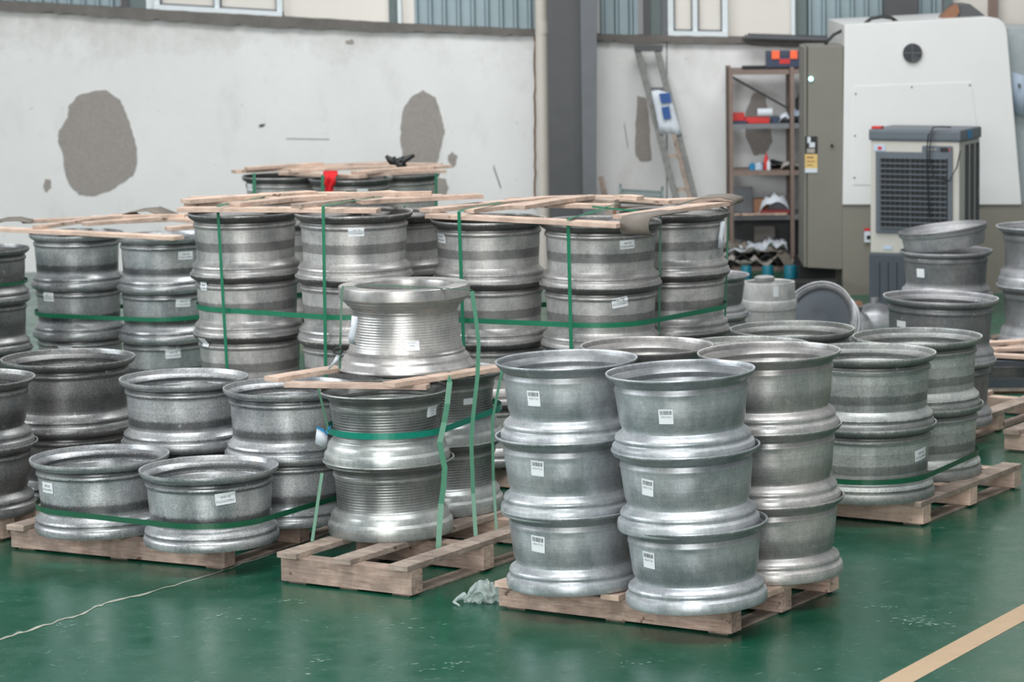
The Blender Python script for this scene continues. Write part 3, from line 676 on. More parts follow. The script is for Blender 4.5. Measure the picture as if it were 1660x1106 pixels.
lid('loose boards on the rearmost stacks under the red cloth', 1.146, [(379,281,560,272,0),(459,283,588,289,0),(586,287,720,280,0,.08),(575,283,727,272,1,.09),(470,275,632,267,0,.08),(560,270,716,270,0,.08),(470,280,640,273,1,.08),(400,276,520,268,1,.07)])
lid('boards under the shiny wheel, on the turned stacks', .785, [(464,627,694,631,0,.07),(440,619,552,601,1,.09),(630,628,816,599,1,.08),(560,600,700,590,0,.07)])
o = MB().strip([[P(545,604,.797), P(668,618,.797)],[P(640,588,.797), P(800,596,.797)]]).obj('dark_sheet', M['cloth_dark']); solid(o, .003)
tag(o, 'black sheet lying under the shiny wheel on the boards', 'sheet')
# curled rubber / card flaps
def flap(label, pts, wvec, mat='card', t=.006):
    rows = [[Vector(p) for p in pts], [Vector(p)+Vector(wvec) for p in pts]]
    o = MB().strip(rows).obj('curled_sheet', M[mat], smooth=True); solid(o, t); tag(o, label, 'flap', 'curled flaps on the lids'); return o
def arc(c, dirv, r, a0, a1, n=10, length=0, back=None):
    c = Vector(c); dirv = Vector(dirv).normalized()
    return [c + dirv*(r*math.cos(math.radians(a0+(a1-a0)*i/n))) + Vector((0,0,1))*(r*math.sin(math.radians(a0+(a1-a0)*i/n))) for i in range(n+1)]
q = P(1012, 361, 1.385)
flap('curled grey flap hanging over the front of the right-hand lid', [q+DB*.35+Vector((0,0,.03)), q+DB*.1+Vector((0,0,.035))]+arc(q-Vector((0,0,.012)), -DB, .045, 85, -70), DA*.14+Vector((.02,0,0)))
q = P(1150, 331, 1.40)
flap('rolled grey flap at the right end of the right-hand lid', [q+Vector((-.16,0,.0)), q+Vector((-.05,.0,.03)), q+Vector((.06,0,.034)), q+Vector((.12,0,.018)), q+Vector((.125,0,.0)), q+Vector((.1,0,-.012)), q+Vector((0,0,-.006))], (.06,.2,0))
q = P(200, 350, 1.085)
flap('grey flap lying on the lid below the big wall patch', [q+Vector((.03,0,-.02)), q+Vector((0,0,-.01)), q+Vector((-.005,0,.01)), q+Vector((.04,0,.022)), q+Vector((.15,.0,.03)), q+Vector((.26,.0,-.015))], (.05,.25,0))
q = P(-8, 363, 1.07)
flap('grey flap on the lid at the left picture edge', [q, q+Vector((.06,0,.016)), q+Vector((.14,0,.018)), q+Vector((.22,0,.0))], (-.03,.25,0))
# red cloth, black glove-like rag
fx = [P(524,281,1.19), P(556,281,1.19)]
rows = []
for i in range(9):
    f = i/8; z = 1.185-f*.18 if i > 1 else 1.185+.0*i
    cx_ = 536-f*3; wd_ = (11-6*f)*(1+.2*math.sin(i*2.1)); Yp = 20.58+(.06 if i < 2 else 0)*(2-i)
    row = []
    for k in range(7):
        u = k/6-.5; py = 277+f*42
        row.append(Q(cx_+wd_*2*u, py, Yp-.02*math.cos(u*9+i)))
    rows.append(row)
o = MB().strip(rows).obj('red_cloth', M['red'], smooth=True); solid(o, .006); tag(o, 'red cloth hanging over the edge of the rear lid', 'cloth')
b = MB(); q0 = P(645, 269, 1.18); random.seed(5)
for i in range(9):
    d = Vector((random.uniform(-1,1), random.uniform(-.6,.6), random.uniform(.0,.8))); b.tube([q0+d*.01, q0+d*.06, q0+d*.11+Vector((.02,0,-.01))], [.03,.024,.012], 7)
o = b.obj('rag', M['black'], smooth=True); tag(o, 'crumpled black rag on the rear lid in front of the wall patch', 'rag')

# ------------------------------------------------------------ strapping
def hull(circles):
    pts = []
    for (x, y, r) in circles:
        for k in range(72):
            a = 2*math.pi*k/72; pts.append((x+r*math.cos(a), y+r*math.sin(a)))
    pts = sorted(set(pts))
    def half(ps):
        h = []
        for p in ps:
            while len(h) > 1 and (h[-1][0]-h[-2][0])*(p[1]-h[-2][1])-(h[-1][1]-h[-2][1])*(p[0]-h[-2][0]) <= 0: h.pop()
            h.append(p)
        return h[:-1]
    return half(pts)+half(pts[::-1])
def belt(names, py, label, mat='strap', fac=.93, wd=.016, extra=0, tiltx=0):
    cs = [(TOPS[n][0], TOPS[n][1], TOPS[n][2]*fac+.003) for n in names]
    n0 = names[0]; x, y, R_, _ = TOPS[n0]; lo, hi = 0, 2.0
    for _ in range(30):
        mid = (lo+hi)/2
        if proj((x, y-R_*fac, mid))[1] > py: lo = mid
        else: hi = mid
    z = lo; h = hull(cs); h.append(h[0])
    rows = [[(p[0], p[1], z+tiltx*(p[0]-x)) for p in h], [(p[0], p[1], z+wd+tiltx*(p[0]-x)) for p in h]]
    o = MB().strip(rows).obj('strap', M[mat]); solid(o, .0012, 0); tag(o, label, 'strap', 'horizontal plastic straps'); return z
belt(['s1','s2','s3'], 507, 'green strap wound around the tall stacks left of centre', wd=.025)
belt(['s4','s5','s6'], 524, 'green strap wound around the tall stacks right of centre', wd=.025)
belt(['s7','s8'], 516, 'green strap around the three-high stacks below the wall patch', wd=.025)
belt(['s9'], 466, 'green strap around the stack at the left picture edge', 'strap_dark')
belt(['a','b','c','d'], 838, 'dark green strap around the front left pallet wheels', 'strap_dark', wd=.025)
belt(['g','h'], 713, 'teal strap around the turned wheels', 'strap_teal', wd=.028)
belt(['p','q','r','s'], 787, 'dark green strap around the greenish right pallet wheels', 'strap_dark', wd=.025)
def ribbon(path, wd, label, mat, side=None, group='vertical plastic straps'):
    path = [Vector(p) for p in path]; L, R2 = [], []
    for i, p in enumerate(path):
        d = (path[min(i+1,len(path)-1)]-path[max(i-1,0)]).normalized()
        sd = Vector(side) if side is not None else d.cross(Vector((0,-1,0))).normalized()
        L.append(p-sd*wd/2); R2.append(p+sd*wd/2)
    o = MB().strip([L, R2]).obj('strap', M[mat]); solid(o, .0015); tag(o, label, 'strap', group); return o
def front_plane(n1, n2, off=.004):
    a = Vector(TOPS[n1][:2]+(0,)); c = Vector(TOPS[n2][:2]+(0,)); t = (c-a).normalized(); n = Vector((t.y, -t.x, 0))
    return a+n*(TOPS[n1][2]+off), c+n*(TOPS[n2][2]+off), n
def vstrap(plane, px0, py0, px1, py1, wd, label, mat='strap', topback=.5, zl=None):
    a, c, n = plane; p0 = onplane(px0, py0, a, c); p1 = onplane(px1, py1, a, c)
    d = (p1-p0).normalized(); p2 = p0 + d*((.0+p0.z-.10)/-d.z) if p1.z > .3 else p1
    tdir = (c-a).normalized()
    pts = [p0-n*topback+Vector((0,0,.012)), p0-n*.04+Vector((0,0,.012)), p0+Vector((0,0,.004)), p0.lerp(p2,.02), p0.lerp(p2,.5), p2]
    return ribbon(pts, wd, label, mat, side=tdir)
fp = front_plane('s1','s2')
vstrap(fp, 353, 336, 368, 597, .019, 'wide green strap down the left front of the tall stacks left of centre')
vstrap(fp, 524, 336, 528, 597, .019, 'wide green strap down the tall stack behind the shiny top wheel')
fp = front_plane('s4','s5')
vstrap(fp, 744, 345, 748, 458, .019, 'wide green strap down the tall stack right of the shiny top wheel')
vstrap(fp, 921, 358, 926, 567, .019, 'wide green strap down the stack under the curled flap')
p56 = front_plane('s5','s6')
def vfree(px0, py0, px1, py1, ref, label, mat='strap', wd=.010, zt=None, back=None):
    """strap seen nearly edge on, hanging in the upright plane at the depth of a stack's flank"""
    Y = ref; p0 = Q(px0, py0, Y); p1 = Q(px1, py1, Y)
    pts = ([back] if back is not None else []) + [p0, p0.lerp(p1,.5), p1]
    return ribbon(pts, wd, label, mat)
vfree(1071, 346, 1068, 560, 14.99, 'narrow green strap between the flap stack and the rightmost tall stack', back=P(960,335,1.40))
vfree(1181, 341, 1174, 560, 15.5, 'narrow green strap on the right flank of the rightmost tall stack', back=P(1160,333,1.40))
vfree(656, 334, 659, 600, 15.3, 'green strap between the tall stacks behind the shiny top wheel')
vfree(412, 281, 414, 510, 20.75, 'green strap at the left of the rear stacks', wd=.022)
vfree(523, 284, 523, 510, 20.6, 'green strap beside the red cloth', wd=.022)
vfree(624, 279, 626, 510, 20.9, 'green strap right of the middle rear stack', wd=.02)
vfree(707, 277, 708, 510, 21.45, 'green strap at the right end of the rear stacks', wd=.02)
gp = front_plane('g','h')
# straps of the turned stacks
def poly3(lst): return [Vector(p) for p in lst]
def gy(n, ang_off=0): return TOPS[n][1]
ribbon([P(728,612,.84), Q(729,620,12.93), Q(725,655,12.92), Q(720,685,12.92), Q(713,717,12.90), Q(717,740,12.90), Q(721,759,12.90), Q(719,790,12.90), Q(715,817,12.90), Q(712,860,12.88), Q(710,905,12.86)], .024, 'wide green strap down the front right of the turned stacks', 'strap')
ribbon([Q(765,472,13.1), Q(772,520,13.1), Q(776,558,13.1), Q(774,610,13.1), Q(767,674,13.1), Q(764,717,13.1), Q(767,800,13.1), Q(772,880,13.05)], .018, 'green strap from the shiny top wheel down to the pallet', 'strap')
ribbon([Q(814,600,13.25), Q(806,640,13.25), Q(798,682,13.25), Q(800,780,13.25), Q(805,862,13.2)], .012, 'narrow green strap down the right rear turned stack', 'strap')
ribbon([Q(556,464,13.05), Q(554,478,13.02), Q(552,540,13.0), Q(551,598,13.0)], .010, 'dark green strap down the left side of the shiny top wheel', 'strap_dark')
ribbon([Q(516,630,13.0), Q(532,695,12.95)], .010, 'dark green strap end above the paper tag', 'strap_dark')
ribbon([Q(522,767,12.95), Q(506,878,12.9)], .014, 'green strap down the left side of the turned stacks', 'strap')
zt = LZ+.383+.004
ribbon([P(556,465,zt), P(640,463,zt+.002), P(765,470,zt)], .014, 'thin strap lying across the top of the shiny wheel', 'strap_dark', side=(0,1,0))
p = P(600,461,zt+.004); ribbon([p, P(660,466,zt+.006), P(680,469,zt+.004)], .006, 'loose strap tail on top of the shiny wheel', 'strap', side=(0,1,0))
# crisscross strings on the lids
for i, (x0,y0,x1,y1,z) in enumerate(((745,343,860,322,1.40),(922,355,1000,330,1.40),(353,335,430,318,1.445),(524,335,600,320,1.445))):
    ribbon([P(x0,y0,z), P(x1,y1,z)], .014, ['strap running back over the right-hand lid, left one','strap running back over the right-hand lid, right one','strap running back over the left-hand lid, left one','strap running back over the left-hand lid, right one'][i], 'strap', side=DA)

# ------------------------------------------------------------ tags and litter
def sheet(px, Yd, label, mat='paper', cat='tag', t=.0015, name='paper_tag'):
    rows = [[Q(x, y, Yd+dy) for x, y, dy in r] for r in px]
    o = MB().strip(rows).obj(name, M[mat], smooth=True); solid(o, t); tag(o, label, cat); return o
tg = sheet([[(514,693,0),(524,696,-.01),(532,702,0)],[(512,706,-.01),(521,711,-.02),(530,715,-.01)],[(511,719,0),(519,723,-.01),(528,728,0)]], 12.82, 'white paper tag with a blue top hung on the teal strap')
rows = [[Q(513,691,12.81),Q(526,697,12.80),Q(532,704,12.81)],[Q(513,695,12.81),Q(525,701,12.80),Q(531,707,12.81)]]
MB().strip(rows).obj('blue_edge', M['bluep'], tg)
MB().tube([Q(530,702,12.8),Q(533,694,12.8),Q(536,690,12.8),Q(534,697,12.8)], .003, 6).obj('tie', M['bluep'], tg)
sheet([[(570,512,0),(580,514,-.01)],[(569,530,-.02),(579,528,-.01)],[(564,545,0),(574,548,-.02)],[(566,556,0),(578,560,0)]], 12.98, 'crumpled white label on the left flank of the shiny top wheel')
sheet([[(546,574,0),(553,572,0)],[(541,585,-.01),(548,584,-.01)],[(531,598,0),(534,599,0)]], 12.95, 'folded white paper strip hanging left of the shiny top wheel')
b = MB(); b.tube([Q(548+7*math.cos(a/3), 568-5*math.sin(a/3)+a*.1, 12.94) for a in range(30)], .004, 6); o = b.obj('twisted_tie', M['black'], smooth=True); tag(o, 'black twisted tie beside the white strip on the shiny wheel', 'tie')
sheet([[(1168,360,0),(1176,358,-.02)],[(1167,372,-.02),(1175,372,0)],[(1165,384,0),(1172,386,-.02)],[(1164,402,-.01),(1174,402,0)]], 15.28, 'crumpled white tag on the rightmost tall stack')
# clear film bag on the floor
random.seed(11); c0 = P(785, 976); b = MB(); rows = []
n1, n2 = 14, 20
for i in range(n1+1):
    f = i/n1; row = []
    for k in range(n2):
        a = 2*math.pi*k/n2; rr = math.sin(math.pi*min(1, max(.03, f)))**.6
        rx = .075*1.0; wr = random.uniform(.6,1.25)
        px_ = -.085+.17*f; row.append(c0+Vector((px_+.0, math.cos(a)*.07*rr*wr, .045*rr+math.sin(a)*.045*rr*wr)))
    row.append(row[0]); rows.append(row)
b.strip(rows); b.tube([c0+Vector((-.08,0,.03)), c0+Vector((-.11,-.02,.02)), c0+Vector((-.125,-.05,.012)), c0+Vector((-.10,-.09,.006))], [.016,.008,.006,.004], 7)
o = b.obj('plastic_bag', M['film']); tag(o, 'crumpled clear plastic bag on the green floor beside the nearest pallet', 'bag')

# ------------------------------------------------------------ right: plate stack and planks
def pxbox(name, x0, x1, yb, yt, Yf, depth, mat, parent=None, bevel=0):
    a = Q(x0, yb, Yf); c = Q(x1, yb, Yf); t0 = Q(x0, yt, Yf); t1 = Q(x1, yt, Yf)
    zb = (a.z+c.z)/2; zt = (t0.z+t1.z)/2
    return MB().box(a.x, c.x, Yf, Yf+depth, zb, zt).obj(name, M[mat], parent, bevel=bevel)
Yp = 17.9
e = empty('plate_stack', (2.75, Yp, 0), 'stack of dark steel plates with loose planks on top at the right picture edge', 'plates')
pxbox('plate', 1586, 1760, 630, 613, Yp, .7, 'slate_dark', e, .004); pxbox('plate', 1588, 1760, 613, 594, Yp+.01, .7, 'steelplate', e, .004); pxbox('plate', 1590, 1760, 594, 585, Yp+.03, .66, 'slate_dark', e, .004)
q0 = Q(1586,630,Yp)
for u in (0,.42,.84): MB().box(q0.x+.02, q0.x+1.2, Yp+.02+u*.7, Yp+.11+u*.7, 0, q0.z-.02).obj('bearer', M['brown'], e)
MB().box(q0.x, q0.x+1.2, Yp, Yp+.72, q0.z-.02, q0.z).obj('bearer_deck', M['wood2'], e)
zt_ = Q(1590,585,Yp).z
for i, (x0,y0,x1,y1,lay) in enumerate(((1598,578,1760,586,0),(1596,570,1700,566,1),(1594,560,1720,552,2),(1592,556,1690,572,1))):
    o = MB().beam(P(x0,y0,zt_+.004+lay*.022), P(x1,y1,zt_+.004+lay*.022), .09, .02).obj('loose_plank', M['wood'], bevel=.002)
    tag(o, ['front','second','uppermost','lowest slanting'][i]+' loose pine plank on the steel plate stack at the right edge', 'plank', 'loose planks on the plate stack')

# ------------------------------------------------------------ ladder, spool, stick
def q3(x, y, Y): return Q(x, y, Y)
lad = empty('ladder', (Q(1110,430,24.7).x, 24.7, 0), 'worn grey ladder leaning against the white wall with a plastic sheet on it', 'ladder')
tl, tr = q3(1034,84,25.38), q3(1066,84,25.38); bl, br = q3(1098,330,24.98), q3(1128,330,24.98)
def ext(a, b):
    d = (b-a).normalized(); return a + d*(a.z/-d.z)
fbl, fbr = ext(tl, bl), ext(tr, br)
MB().beam(fbl, tl, .055, .035, up=(0,-1,.2)).obj('rail', M['ladder'], lad); MB().beam(fbr, tr, .055, .035, up=(0,-1,.2)).obj('rail', M['ladder'], lad)
MB().beam(br.lerp(tr,.0)+Vector((-.04,-.03,0)), br.lerp(tr,.45)+Vector((-.04,-.03,0)), .035, .03, up=(0,-1,.2)).obj('wooden_rail', M['wood2'], lad)
MB().beam(q3(1028,83,25.36), q3(1074,83,25.36), .05, .05).obj('top_cap', M['steel_dark'], lad, bevel=.004)
for f in (.26,.48,.70,.92,1.14):
    MB().beam(tl.lerp(bl,f), tr.lerp(br,f), .04, .03).obj('rung', M['steel_mid'] if f < .6 else M['wood2'], lad)
rows = []
for j in range(6):
    f = j/5; x0 = 1056+f*14; y0 = 148+f*70; rows.append([Q(x0+(30+f*6)*i/5, y0-2*math.sin(i), 25.12-.015*((i+j)%2)) for i in range(6)])
o = MB().strip(rows).obj('plastic_sheet', M['paper'], smooth=True); solid(o, .004); tag(o, 'white and blue plastic sack hung on the ladder', 'sack')
for x0,x1,y0,y1 in ((1068,1086,152,166),(1072,1085,174,192)):
    MB().prism([Q(x0,y0,25.09),Q(x1,y0-2,25.09),Q(x1+3,y1,25.09),Q(x0+4,y1+2,25.09)], (0,.002,0)).obj('blue_print', plain('blue_print', S(40,80,140), .6) if x0 == 1068 else bpy.data.materials['blue_print'], o)
o = MB().beam(Q(974,288,25.25), Q(984,325,25.1), .045, .03, up=(0,-1,0)).obj('wooden_stick', M['wood2'])
o2 = Q(984,325,25.1); b = MB(); b.beam((Q(974,288,25.3)), (o2.x+.12, 24.9, 0), .045, .025, up=(0,-1,0)); bpy.data.objects.remove(o); o = b.obj('wooden_stick', M['wood2']); tag(o, 'weathered wooden stick leaning on the wall right of the steel column', 'stick')
# spool
sx0, sx1 = Q(1003,318,24.3), Q(1075,322,24.3); ax = (sx1-sx0).normalized(); rot = ax.to_track_quat('Z','Y').to_matrix()
L_ = (sx1-sx0).length
b = MB().tube([sx0, sx0+ax*.02, sx0+ax*.021, sx0+ax*(L_-.021), sx0+ax*(L_-.02), sx0+ax*L_], [.10,.10,.06,.06,.10,.10], 28)
o = b.obj('cable_spool', M['post_green'], smooth=True, angle=.7)
tag(o, 'grey green roller with flanged ends resting on a crate beside the ladder', 'roller')
b = MB(); zz = sx0.z-.10; b.box(sx0.x-.05, sx1.x+.05, 24.15, 24.5, 0, zz); o = b.obj('crate', M['brown'], bevel=.006); tag(o, 'brown crate hidden behind the lid, carrying the grey green roller', 'crate')

# ------------------------------------------------------------ shelf unit
YS = 24.95
sh = empty('shelf_unit', (Q(1235,430,YS).x, YS, 0), 'brown steel shelf unit full of clutter against the wall', 'shelf')
xl, xr, xfar = Q(1185,300,YS).x, Q(1284,300,YS).x, Q(1340,300,YS).x
levels = [Q(1235,y,YS).z for y in (113,201,277,349,432)]
zt_ = levels[0]+.02
for xx, yy in ((xl,YS),(xr,YS),(xl,YS+.45),(xr,YS+.45),(xfar,YS),(xfar,YS+.45)):
    b = MB(); b.box(xx-.02, xx+.02, yy, yy+.006, 0, zt_); b.box(xx-.02, xx-.014, yy, yy+.035, 0, zt_); b.obj('post', M['shelf_brown'], sh)
for i, z in enumerate(levels):
    b = MB(); b.box(xl-.01, xfar, YS+.01, YS+.45, z-.004, z); b.box(xl-.01, xfar, YS+.004, YS+.012, z-.04, z); b.box(xl-.01, xfar, YS+.44, YS+.446, z-.04, z)
    b.obj('shelf', M['shelf_grey' if i in (1,3) else 'shelf_brown'], sh)
MB().box(xl+.02, xfar, YS+.448, YS+.454, 0, levels[3]).obj('shade_backing', M['steel_dark'], sh)  # added dark sheet standing in for shade behind the lower shelves
b = MB(); b.beam((xl, YS+.44, levels[0]-.06), (xr, YS+.44, levels[1]+.1), .02, .004, up=(0,1,0)); b.obj('brace', M['steel_dark'], sh)
def item(name, x0, x1, yb, lev, h_px, mat, label, cat, depth=.18, dy=.08, shape='box', dz=0):
    z = levels[lev]+.001+dz; Yf = YS+dy; a = Q(x0, 300, Yf).x; c = Q(x1, 300, Yf).x; h = h_px*25.1/FPX; mm = M[mat] if isinstance(mat, str) else mat
    if shape == 'box': o = MB().box(a, c, Yf, Yf+depth, z, z+h).obj(name, mm, bevel=min(.006, h*.2))
    elif shape == 'cylx': o = MB().tube([(a,Yf+h/2,z+h/2),(c,Yf+h/2,z+h/2)], h/2, 20).obj(name, mm, smooth=True, angle=.8)
    elif shape == 'cylz': o = MB().lathe([(0.001,0),((c-a)/2,0),((c-a)/2,h*.7),((c-a)*.2,h*.85),((c-a)*.2,h),(.001,h)], 20, False, origin=((a+c)/2, Yf+.06, z)).obj(name, mm, smooth=True, angle=.8)
    elif shape == 'heap':
        random.seed(hash_i(x0+h_px)); rows = []
        for i in range(9):
            row = []
            for k in range(9):
                u, v = i/8, k/8; hh = h*(math.sin(math.pi*u)**.5)*(math.sin(math.pi*min(1,v+.12))**.5)*random.uniform(.6,1.05)
                row.append((a+(c-a)*u, Yf+depth*v, z+max(0, hh)))
            rows.append(row)
        b = MB().strip(rows); o = b.obj(name, mm, smooth=True)
        solid(o, .004, 1)
    tag(o, label, cat); return o
item('toolbox', 1244, 1300, 105, 0, 25, 'navy', 'navy toolbox with two orange latches on top of the shelf unit', 'toolbox', .25, .05, dz=.015)
tb = [o for o in bpy.data.objects if o.name == 'toolbox'][0]
for x0, x1 in ((1251,1264),(1281,1293)):
    a = Q(x0,90,YS+.03).x; c = Q(x1,90,YS+.03).x; za = levels[0]+.085; MB().box(a, c, YS+.035, YS+.052, za, za+.07).obj('latch', M['orange'], tb, bevel=.004)
b = MB(); b.box(Q(1264,90,YS).x, Q(1281,90,YS).x, YS+.044, YS+.052, levels[0]+.045, levels[0]+.085); b.obj('badge', M['redp'], tb)
b = MB(); b.box(Q(1244,90,YS+.05).x-.005, Q(1300,90,YS+.05).x+.005, YS+.045, YS+.305, levels[0]+.112, levels[0]+.122); b.obj('lid_rim', M['slate_dark'], tb)
item('flat_sheet', 1206, 1244, 0, 0, 4, 'cloth_dark', 'dark flat sheet lying on the shelf top left of the toolbox', 'sheet', .3, .04)
item('tray', 1188, 1214, 0, 1, 4, 'navy', 'blue tray under red objects at the left of the upper shelf', 'tray')
item('red_case', 1189, 1208, 0, 1, 12, 'redp', 'red plastic case at the left of the upper shelf', 'case', dz=.022)
item('red_box', 1209, 1248, 0, 1, 9, 'redp', 'flat red box in the middle of the upper shelf', 'box')
item('white_roll', 1229, 1253, 0, 1, 14, 'paper', 'white roll lying above the flat red box', 'roll', shape='cylx', dz=.05)
item('white_bundle', 1264, 1284, 0, 1, 18, 'paper', 'white bundle beside the front shelf post', 'bundle', shape='heap')
item('blue_bundle', 1285, 1301, 0, 1, 22, 'paper_blue', 'bluish wrapped bundle next to the cabinet on the upper shelf', 'bundle', shape='heap')
item('small_box', 1252, 1264, 0, 1, 10, 'navy', 'small navy box between the white roll and bundle', 'box')
item('black_coil', 1290, 1306, 0, 1, 26, 'black', 'round black coil beside the cabinet edge', 'coil', .06, .12, 'cylz', dz=.1)
item('red_bottle', 1239, 1247, 0, 2, 26, 'redp', 'small red capped bottle on the middle shelf', 'bottle', shape='cylz')
item('white_bottle', 1244, 1250, 0, 2, 17, 'paper', 'small white bottle in front of the red one', 'bottle', shape='cylz', dy=.03)
item('blue_cup', 1215, 1225, 0, 2, 11, 'bluep', 'blue round object on the middle shelf', 'cup', shape='cylz')
item('pale_ball', 1224, 1238, 0, 2, 12, 'paper_blue', 'pale blue round pot on the middle shelf', 'pot', shape='cylz')
item('dark_tools', 1228, 1283, 0, 2, 14, 'black', 'heap of dark tools on the middle shelf', 'tools', shape='heap', dy=.15, depth=.2)
item('grey_tool', 1266, 1300, 0, 2, 16, 'rag', 'pale grey hand tool among clutter next to the cabinet', 'tool', shape='heap', dy=.05, depth=.12)
item('card_panel', 1184, 1220, 0, 3, 42, 'shelf_grey', 'grey panel standing at the left of the third shelf', 'panel', .03, .25)
item('brown_carton', 1222, 1245, 0, 3, 24, 'brown', 'open brown carton on the third shelf', 'carton', .15, .12)
item('white_papers', 1230, 1282, 0, 3, 36, 'paper', 'white papers and bag spilling on the third shelf', 'papers', .2, .06, 'heap')
item('red_tray', 1232, 1282, 0, 3, 7, 'red_dark', 'dark red tray under the white papers', 'tray', .1, .02)
item('plank', 1190, 1276, 0, 3, 4, 'wood_red', 'reddish plank along the front of the third shelf', 'plank', .02, -.03, dz=-.002)
item('pale_board', 1222, 1256, 0, 4, 60, 'rag', 'pale board standing behind the rags on the bottom shelf', 'board', .02, .3)
zb_ = levels[4]
for i, (cx_, dz_, w_, mt_, lab) in enumerate(((1196,.02,.30,'rag','grey rag at the left of the bottom shelf'),(1225,.03,.34,'cloth_dark','dark rag in the middle of the bottom shelf'),(1214,.12,.26,'paper','white crumpled scrap on top of the rags'),(1240,.11,.28,'card','taupe folded rag on top of the rags'),(1262,.02,.30,'rag','grey rag at the right of the bottom shelf'),(1256,.15,.16,'paper','small white scrap at the right of the rags'),(1188,.14,.2,'card','taupe rag at the upper left of the rags'))):
    random.seed(40+i); c0_ = Q(cx_, 430, YS-.02); rows = []
    for a in range(9):
        row = []
        for b_ in range(9):
            u, v = a/8-.5, b_/8-.5
            row.append((c0_.x+u*w_*1.3+random.uniform(-.012,.012), c0_.y+.12+v*.26, zb_+dz_+.03+.05*math.sin(u*13+i*2)*math.cos(v*9+i)+random.uniform(-.018,.018)-.10*max(0,abs(u)-.3)))
        rows.append(row)
    o = MB().strip(rows).obj('rag', M[mt_], smooth=True); solid(o, .012); tag(o, lab, 'rag')
o = MB().beam(Q(1268,412,YS-.06), Q(1294,452,YS-.08), .07, .01, up=(0,-1,0)).obj('rag_strip', M['card']); tag(o, 'taupe strip of rag hanging off the bottom shelf by the cabinet', 'rag')
for i, (x0, x1, pn) in enumerate(((1205,1222,'leftmost'),(1240,1258,'middle'),(1276,1296,'rightmost'))):
    q = Q(x0, 458, 23.9); q2 = Q(x1, 458, 23.9)
    o = MB().lathe([(.001,0),((q2.x-q.x)/2,0),((q2.x-q.x)/2*1.05,.10),((q2.x-q.x)/2*.9,.11),(.001,.11)], 20, False, origin=((q.x+q2.x)/2, 24.3, 0)).obj('tub', M['teal'], smooth=True, angle=.8)
    tag(o, pn+' of three teal tubs on the floor under the shelf', 'tub', 'teal tubs')
# sheets lying on the coping above the toolbox
for i in range(3):
    a, c = Q(1204+i*5, 62-i*2.4, YW-.12), Q(1345, 66-i*2.4, YW-.12)
    o = MB().hexa([(a.x,YW-.22,a.z),(c.x,YW-.22,c.z),(c.x,YW+.1,c.z),(a.x,YW+.1,a.z),(a.x,YW-.22,a.z+.012),(c.x,YW-.22,c.z+.012),(c.x,YW+.1,c.z+.012),(a.x,YW+.1,a.z+.012)]).obj('flat_sheet', M[('steel_dark','steel_mid','steel_dark')[i]])
    tag(o, ['lowest','middle','uppermost'][i]+' of three flat dark sheets stacked on the wall coping', 'sheet', 'sheets on the coping')

# ------------------------------------------------------------ machine
YM = 23.1
mc = empty('machine', (Q(1500,480,YM).x, YM, 0), 'large white and taupe machine with rounded corner and olive control cabinet', 'machine')
def mprism(px, Yf, depth, name, mat, parent, bevel=0):
    o = MB().prism([Q(x, y, Yf) for x, y in px], (0, depth, 0)).obj(name, M[mat], parent, bevel=bevel); return o
mprism([(1366,332),(1369,40),(1606,28),(1618,30),(1627,37),(1632,48),(1656,332)], YM, 1.8, 'upper_cover', 'mwhite', mc, .006)
mprism([(1366,481),(1366,332.3),(1700,332.3),(1700,490)], YM+.015, 1.78, 'lower_body', 'mgrey', mc, .004)
mprism([(1374,500),(1374,481),(1700,490),(1700,505)], YM+.1, 1.6, 'base_plinth', 'black', mc)
mprism([(1296,484),(1296,432),(1366,432),(1366,486)], YM+.75, .8, 'under_cabinet_shade', 'black', mc)  # added black box that fills in the darkness under the cabinet
mprism([(1633,120),(1633,46),(1760,50),(1760,340),(1650,334)], YM+.25, 1.6, 'side_cover', 'pale_grey' , mc)
# circular vent with vanes
vc = Q(1479,86,YM-.004); rv = 15*(YM)/FPX
b = MB().lathe([(.001,0),(rv,0),(rv*1.04,.006),(rv*1.04,.012),(.001,.012)], 40, False, origin=vc+Vector((0,0,0)), mat=Matrix.Rotation(math.radians(90),3,'X')); vt = b.obj('vent', M['black'], mc)
for k in range(5):
    rr = rv*(k+1)/5.4; MB().tube([vc+Vector((math.cos(a*math.pi/16)*rr, -.016, math.sin(a*math.pi/16)*rr)) for a in range(33)], .0028, 5).obj('ring', M['steel_mid'], vt)
b = MB()
for k in range(2):
    a = math.pi/2*k; d = Vector((math.cos(a), 0, math.sin(a)))*rv; b.tube([vc-d+Vector((0,-.018,0)), vc+d+Vector((0,-.018,0))], .003, 5)
b.obj('cross_bar', M['steel_mid'], vt)
# access panel seams and screws
pc = [(1384,140),(1574,133),(1585,215),(1585,300),(1382,300)]
pn = mprism(pc, YM-.004, .006, 'access_panel', 'mwhite', mc, .0015)
for x, y in ((1387,152),(1478,141),(1572,138),(1386,220),(1385,288)):
    o = MB().lathe([(.001,0),(.007,0),(.007,.004),(.001,.005)], 12, False, origin=Q(x,y,YM-.004), mat=Matrix.Rotation(math.radians(90),3,'X')).obj('screw', M['steel_mid'], pn)
